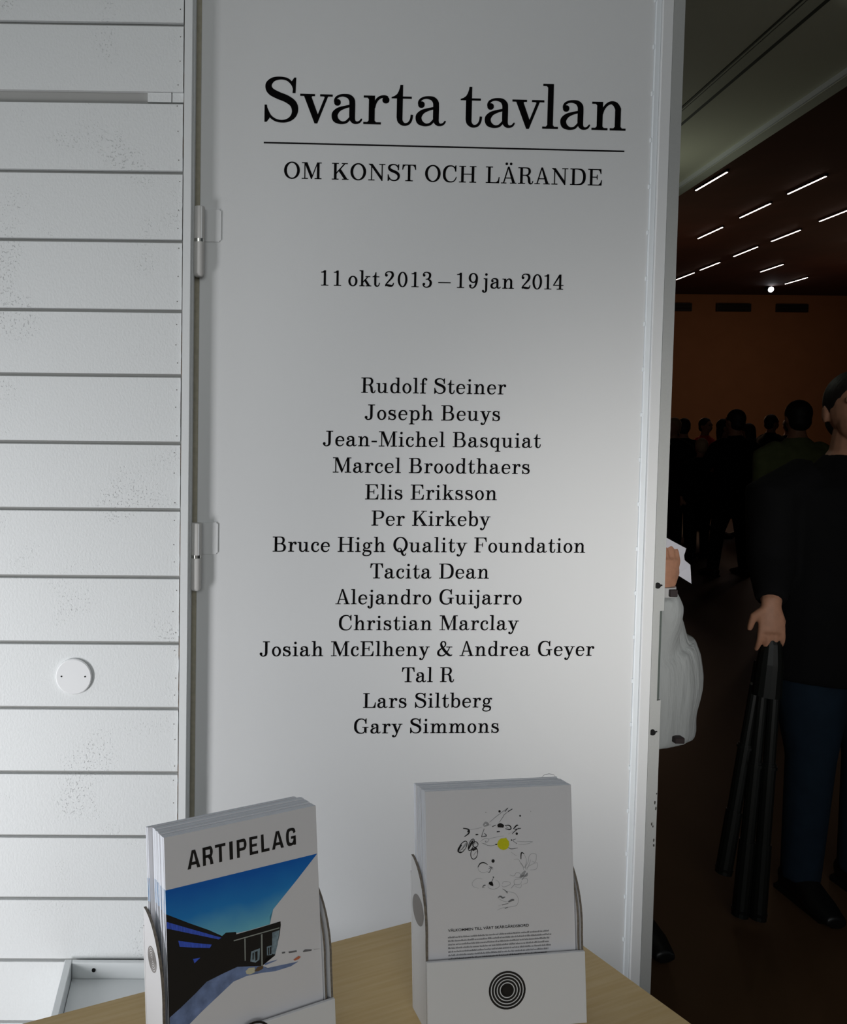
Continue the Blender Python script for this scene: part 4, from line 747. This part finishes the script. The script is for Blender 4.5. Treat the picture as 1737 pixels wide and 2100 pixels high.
    if coat: tube(bm, [(q[1], q[2], q[0]) for q in spl(coat, 4)], [(q[3], q[4]) for q in spl(coat, 4)], 24, up=(1, 0, 0))
    else: tube(bm, [(0, 0, hem), (0, 0, .92), (0, ty(1.1), 1.10), (0, ty(1.28), 1.28), (0, ty(1.39), 1.39), (0, ty(1.46), 1.455), (0, ty(1.49), 1.50)], [(.195*b, .135*b), (.19*b, .135*b), (.17*b+g, .115*b+g), (.175*b+g, .115*b+g), (.18*b+g, .10*b+g), (.115, .085), (.068, .068)], 20, up=(1, 0, 0))
    for sd in (-1, 1):
        p = A[sd]; v = (Vector(p[3])-Vector(p[2])).normalized(); tube(bm, [(p[0][0]*.6, 0, p[0][2]+.005), p[1], p[2], Vector(p[3]) - v*.015], [.066*b, .070*b, .058*b, .044], 14)
    tp = link('jacket', bm, PM[top], root, smooth=True); remesh(tp, max(vs, .010), 4)
    # trousers
    bm = bmesh.new(); tube(bm, [(0, 0, .80), (0, 0, .90), (0, 0, 1.02)], [(.13*b, .11*b), (.178*b, .125*b), (.158*b, .112*b)], 18, up=(1, 0, 0))
    for sd in (-1, 1):
        q = L[sd]; tube(bm, [q[0], q[1], q[2], (q[3][0], q[3][1], .07)], [(.10*b, .11*b), (.098*b, .105*b), .072, .058], 14)
    tr_ = link('trousers', bm, PM[legs], root, smooth=True); remesh(tr_, max(vs, .012), 2)
    for sd in (-1, 1):
        q = L[sd]; bm = bmesh.new()
        tube(bm, [(q[3][0], q[3][1]+.070, .045), (q[3][0], q[3][1]+.04, .050), (q[3][0], q[3][1]-.03, .052), (q[3][0]+sd*.008, q[3][1]-.11, .034), (q[3][0]+sd*.012, q[3][1]-.185, .024)], [(.030, .040), (.040, .048), (.046, .050), (.050, .033), (.032, .020)], 16, up=(1, 0, 0))
        box(bm, q[3][0]-.040, q[3][0]+.040, q[3][1]-.15, q[3][1]+.075, .0, .016)
        so = link('shoe', bm, PM['shoe'], root, smooth=True); remesh(so, max(vs*.7, .007), 1)
    return root
def face_to(a): return R(a)      # 0 looks at the camera, 180 looks away
# centre man seen from behind, legs apart
person((5.5437, 8.75, 0), R(190), 1.74, 'man in black seen from behind, standing centrally with legs apart in the hall', vs=.02, bulk=1.12, stance=(.17, .0, .22, .0), hem=.62, arms={-1: ((-.30, -.08, 1.14), (-.12, -.26, 1.12)), 1: ((.30, -.08, 1.14), (.12, -.26, 1.12))})
person((4.285, 6.05, 0), R(172), 1.73, 'person in dark green jacket seen from behind, right of the man in black', top='green', vs=.02, bulk=1.12, hem=.74, legs='black2')
person((6.45, 11.3, 0), R(150), 1.69, 'person in black by the door leaf, standing left of the red jacket', vs=.024, legs='black2', bulk=1.05, hem=.7)
person((7.747, 13.0, 0), R(20), 1.73, 'man in bright red jacket with dark tie, facing this way far back', top='red', vs=.022, bulk=1.0, face=True)
person((7.42, 12.0, 0), R(60), 1.70, 'dark-haired person directly left of the central man, turned sideways', top='black2', vs=.024, longhair=True)
person((7.85, 12.1, 0), R(200), 1.64, 'person in brown just right of the central man, head at his shoulder', top='brown', vs=.024, longhair=True)
person((8.71, 12.9, 0), R(95), 1.79, 'tall man in dark suit with pale shirt, in profile right of centre', top='black2', vs=.022, bulk=1.1)
person((9.41, 13.5, 0), R(170), 1.75, 'dark figure far back, close to the left of the green jacket', top='black', vs=.024)
person((6.15, 11.0, 0), R(-60), 1.69, 'blond-haired person half hidden by the door leaf', top='black2', hair='blond', vs=.024)
person((5.93, 10.0, 0), R(180), 1.43, 'short fair-haired person seen from behind, in front of the red jacket', top='black2', hair='blond', vs=.024, longhair=False, bulk=1.1)
person((7.05, 12.6, 0), R(200), 1.52, 'shorter dark figure between the door leaf and the red jacket', top='black2', vs=.024)
# white-jacketed person at the door edge, raised hand with a leaflet
H1 = 1.62; k1 = H1/1.75; PX, PY = 1.085, 2.46
def loc1(x, y, z): return ((x-PX)/k1, (y-PY)/k1, z/k1)
def L1(x, y, z): return Vector(loc1(x, y, z))
wj = person((PX, PY, 0), 0, H1, 'person in loose white jacket, half hidden by the door edge, holding a leaflet', top='white', hair='grey', vs=.0045, face=True, headturn=R(-30),
    coat=[(.610/k1, .06, 0, .335, .20), (.62/k1, .06, 0, .342, .205), (.68/k1, .06, 0, .340, .21), (.765/k1, .06, 0, .36, .21), (.80/k1, .05, 0, .345, .21), (.90/k1, .04, 0, .315, .19), (1.05/k1, .01, 0, .285, .165), (1.2/k1, 0, 0, .215, .145), (1.30/k1, 0, 0, .19, .12), (1.36/k1, 0, 0, .11, .08), (1.39/k1, 0, 0, .07, .07)],
    arms={1: (loc1(1.265, 2.42, 1.0), loc1(1.268, 2.29, 1.072)), -1: ((-.235, .01, 1.14), (-.245, -.05, .89))},
    hands={1: ((.10, -.10, 1), (-.25, .9, .1), -1, .62, .75)}, stance=(.07, 0, .22, -.02),
    extra=[([L1(1.285, 2.40, .86), L1(1.283, 2.36, .95), L1(1.278, 2.31, 1.02), L1(1.272, 2.29, 1.052)], [(.075, .09), (.072, .080), (.058, .055), (.038, .034)])])
#tube(bm, [L1(1.285, 2.37, .86), L1(1.283, 2.34, .95), L1(1.278, 2.31, 1.02), L1(1.272, 2.29, 1.052)], [(.070, .07), (.070, .062), (.058, .048), (.040, .034)], 20, up=(1, 0, 0))
bm = bmesh.new(); tube(bm, [L1(1.270, 2.29, 1.050), L1(1.269, 2.289, 1.076)], [(.033, .031), (.031, .029)], 20, up=(1, 0, 0)); tag(link('cuff', bm, PM['band'], wj), 'pale wrist band')
bm = bmesh.new(); v = L1(1.277, 2.2585, 1.062); box(bm, v.x-.012, v.x+.012, v.y-.003, v.y+.006, v.z-.011, v.z+.011); bev(bm, .002); tag(link('cuff_strap', bm, PM['strap'], wj), 'small dark square strap')
v = L1(1.345, 2.2, .60); bm = bmesh.new(); yq = -.205
box(bm, (1.325-PX)/k1-.015, (1.325-PX)/k1+.015, -.190, -.165, .640/k1-.009, .640/k1+.009); bev(bm, .002); tag(link('hem_tag', bm, PM['strap'], wj), 'dark label near the hem')
# leaflet in the hand
pp = [(1.262, 1.214), (1.332, 1.180), (1.329, 1.160), (1.333, 1.146), (1.352, 1.132), (1.354, 1.080), (1.314, 1.104), (1.262, 1.135)]
bm = bmesh.new(); A1 = []; 
vs_ = [bm.verts.new((x, 2.300 + .15*(x-1.32) + .008*math.sin((z-1.07)*30), z)) for x, z in pp]
f = bm.faces.new(vs_); r_ = bmesh.ops.extrude_face_region(bm, geom=[f])
for g_ in r_['geom']:
    if isinstance(g_, bmesh.types.BMVert): g_.co.y += .0012
bmesh.ops.triangulate(bm, faces=list(bm.faces)); fixn(bm)
tag(link('leaflet', bm, PM['paper']), 'white folded paper held up beside the door edge', 'leaflet')
# black-clad person at the right edge, holding a folded tripod
H2 = 1.68; k2 = H2/1.75; QX, QY = 2.02, 2.62
def L2f(x, y, z): return Vector(((x-QX)/k2, (y-QY)/k2, z/k2))
ps = person((QX, QY, 0), 0, H2, 'person in black jacket and blue jeans at the right edge, gripping a folded tripod', top='black', legs='jeans', vs=.0045, bulk=1.22, headturn=R(-25), face=True, hem=.76,
    arms={-1: (tuple(L2f(1.775, 2.60, 1.10)), tuple(L2f(1.712, 2.50, .985))), 1: ((.30, .01, 1.14), (.29, -.10, .90))},
    hands={-1: ((.0, -.10, -1), (.25, 1, 0), -1, .26, 1.15, .26)}, stance=(.10, 0, .13, .05))
# folded tripod: three legs, clamps, head
TT = Vector((1.722, 2.50, .90)); 
tri = tag(empty('folded_tripod', (1.64, 2.50, 0)), 'black folded camera tripod held downwards by the person at the right edge', 'tripod')
def tl(x, y, z): return Vector((x-1.64, y-2.50, z))
for (bx, by, tx_, ty_, z0) in ((1.700, 2.485, 1.735, 2.50, .012), (1.655, 2.50, 1.712, 2.515, .012), (1.618, 2.53, 1.705, 2.53, .13)):
    a, b_ = tl(tx_, ty_, .80), tl(bx, by, z0)
    bm = bmesh.new(); d = b_ - a
    tube(bm, [a, a + d*.40], [.0155, .0165], 14); tube(bm, [a + d*.385, a + d*.72], [.0195, .0195], 14); tube(bm, [a + d*.70, b_], [.0225, .0235], 14)
    lg = link('leg', bm, PM['tripod'], tri, smooth=False)
    for f_, r2 in ((.10, .0165), (.395, .023)):
        bm = bmesh.new(); p = a + d*f_; tube(bm, [p, p + d*.012], [r2, r2], 14); link('clamp', bm, PM['clip'] if f_ < .2 else PM['tripod'], lg)
    bm = bmesh.new(); tube(bm, [b_ - d*.03, b_ - d*.001], [.026, .021], 14); link('rubber_foot', bm, PM['shoe'], lg)
bm = bmesh.new(); tube(bm, [tl(1.715, 2.51, .70), tl(1.722, 2.51, .80), tl(1.724, 2.51, .86), tl(1.722, 2.52, .90)], [.040, .036, .028, .022], 16); link('centre_column', bm, PM['tripod'], tri)

# added unseen point lights: dim warm fill for the hall, one for the soffit
def pt(loc, e, col, r=.3):
    l = bpy.data.lights.new('hall_fill_light', 'POINT'); l.energy = e; l.color = col; l.shadow_soft_size = r; o = bpy.data.objects.new('hall_fill_light', l); COL.objects.link(o); o.location = loc
pt((9.0, 17.0, 2.9), 42, (1, .62, .40)); pt((15.0, 19.0, 2.9), 42, (1, .62, .40)); pt((1.84, 3.62, 2.24), 1.35, (.95, 1, .85), .08)  # last one is added behind the door leaf to brighten the soffit
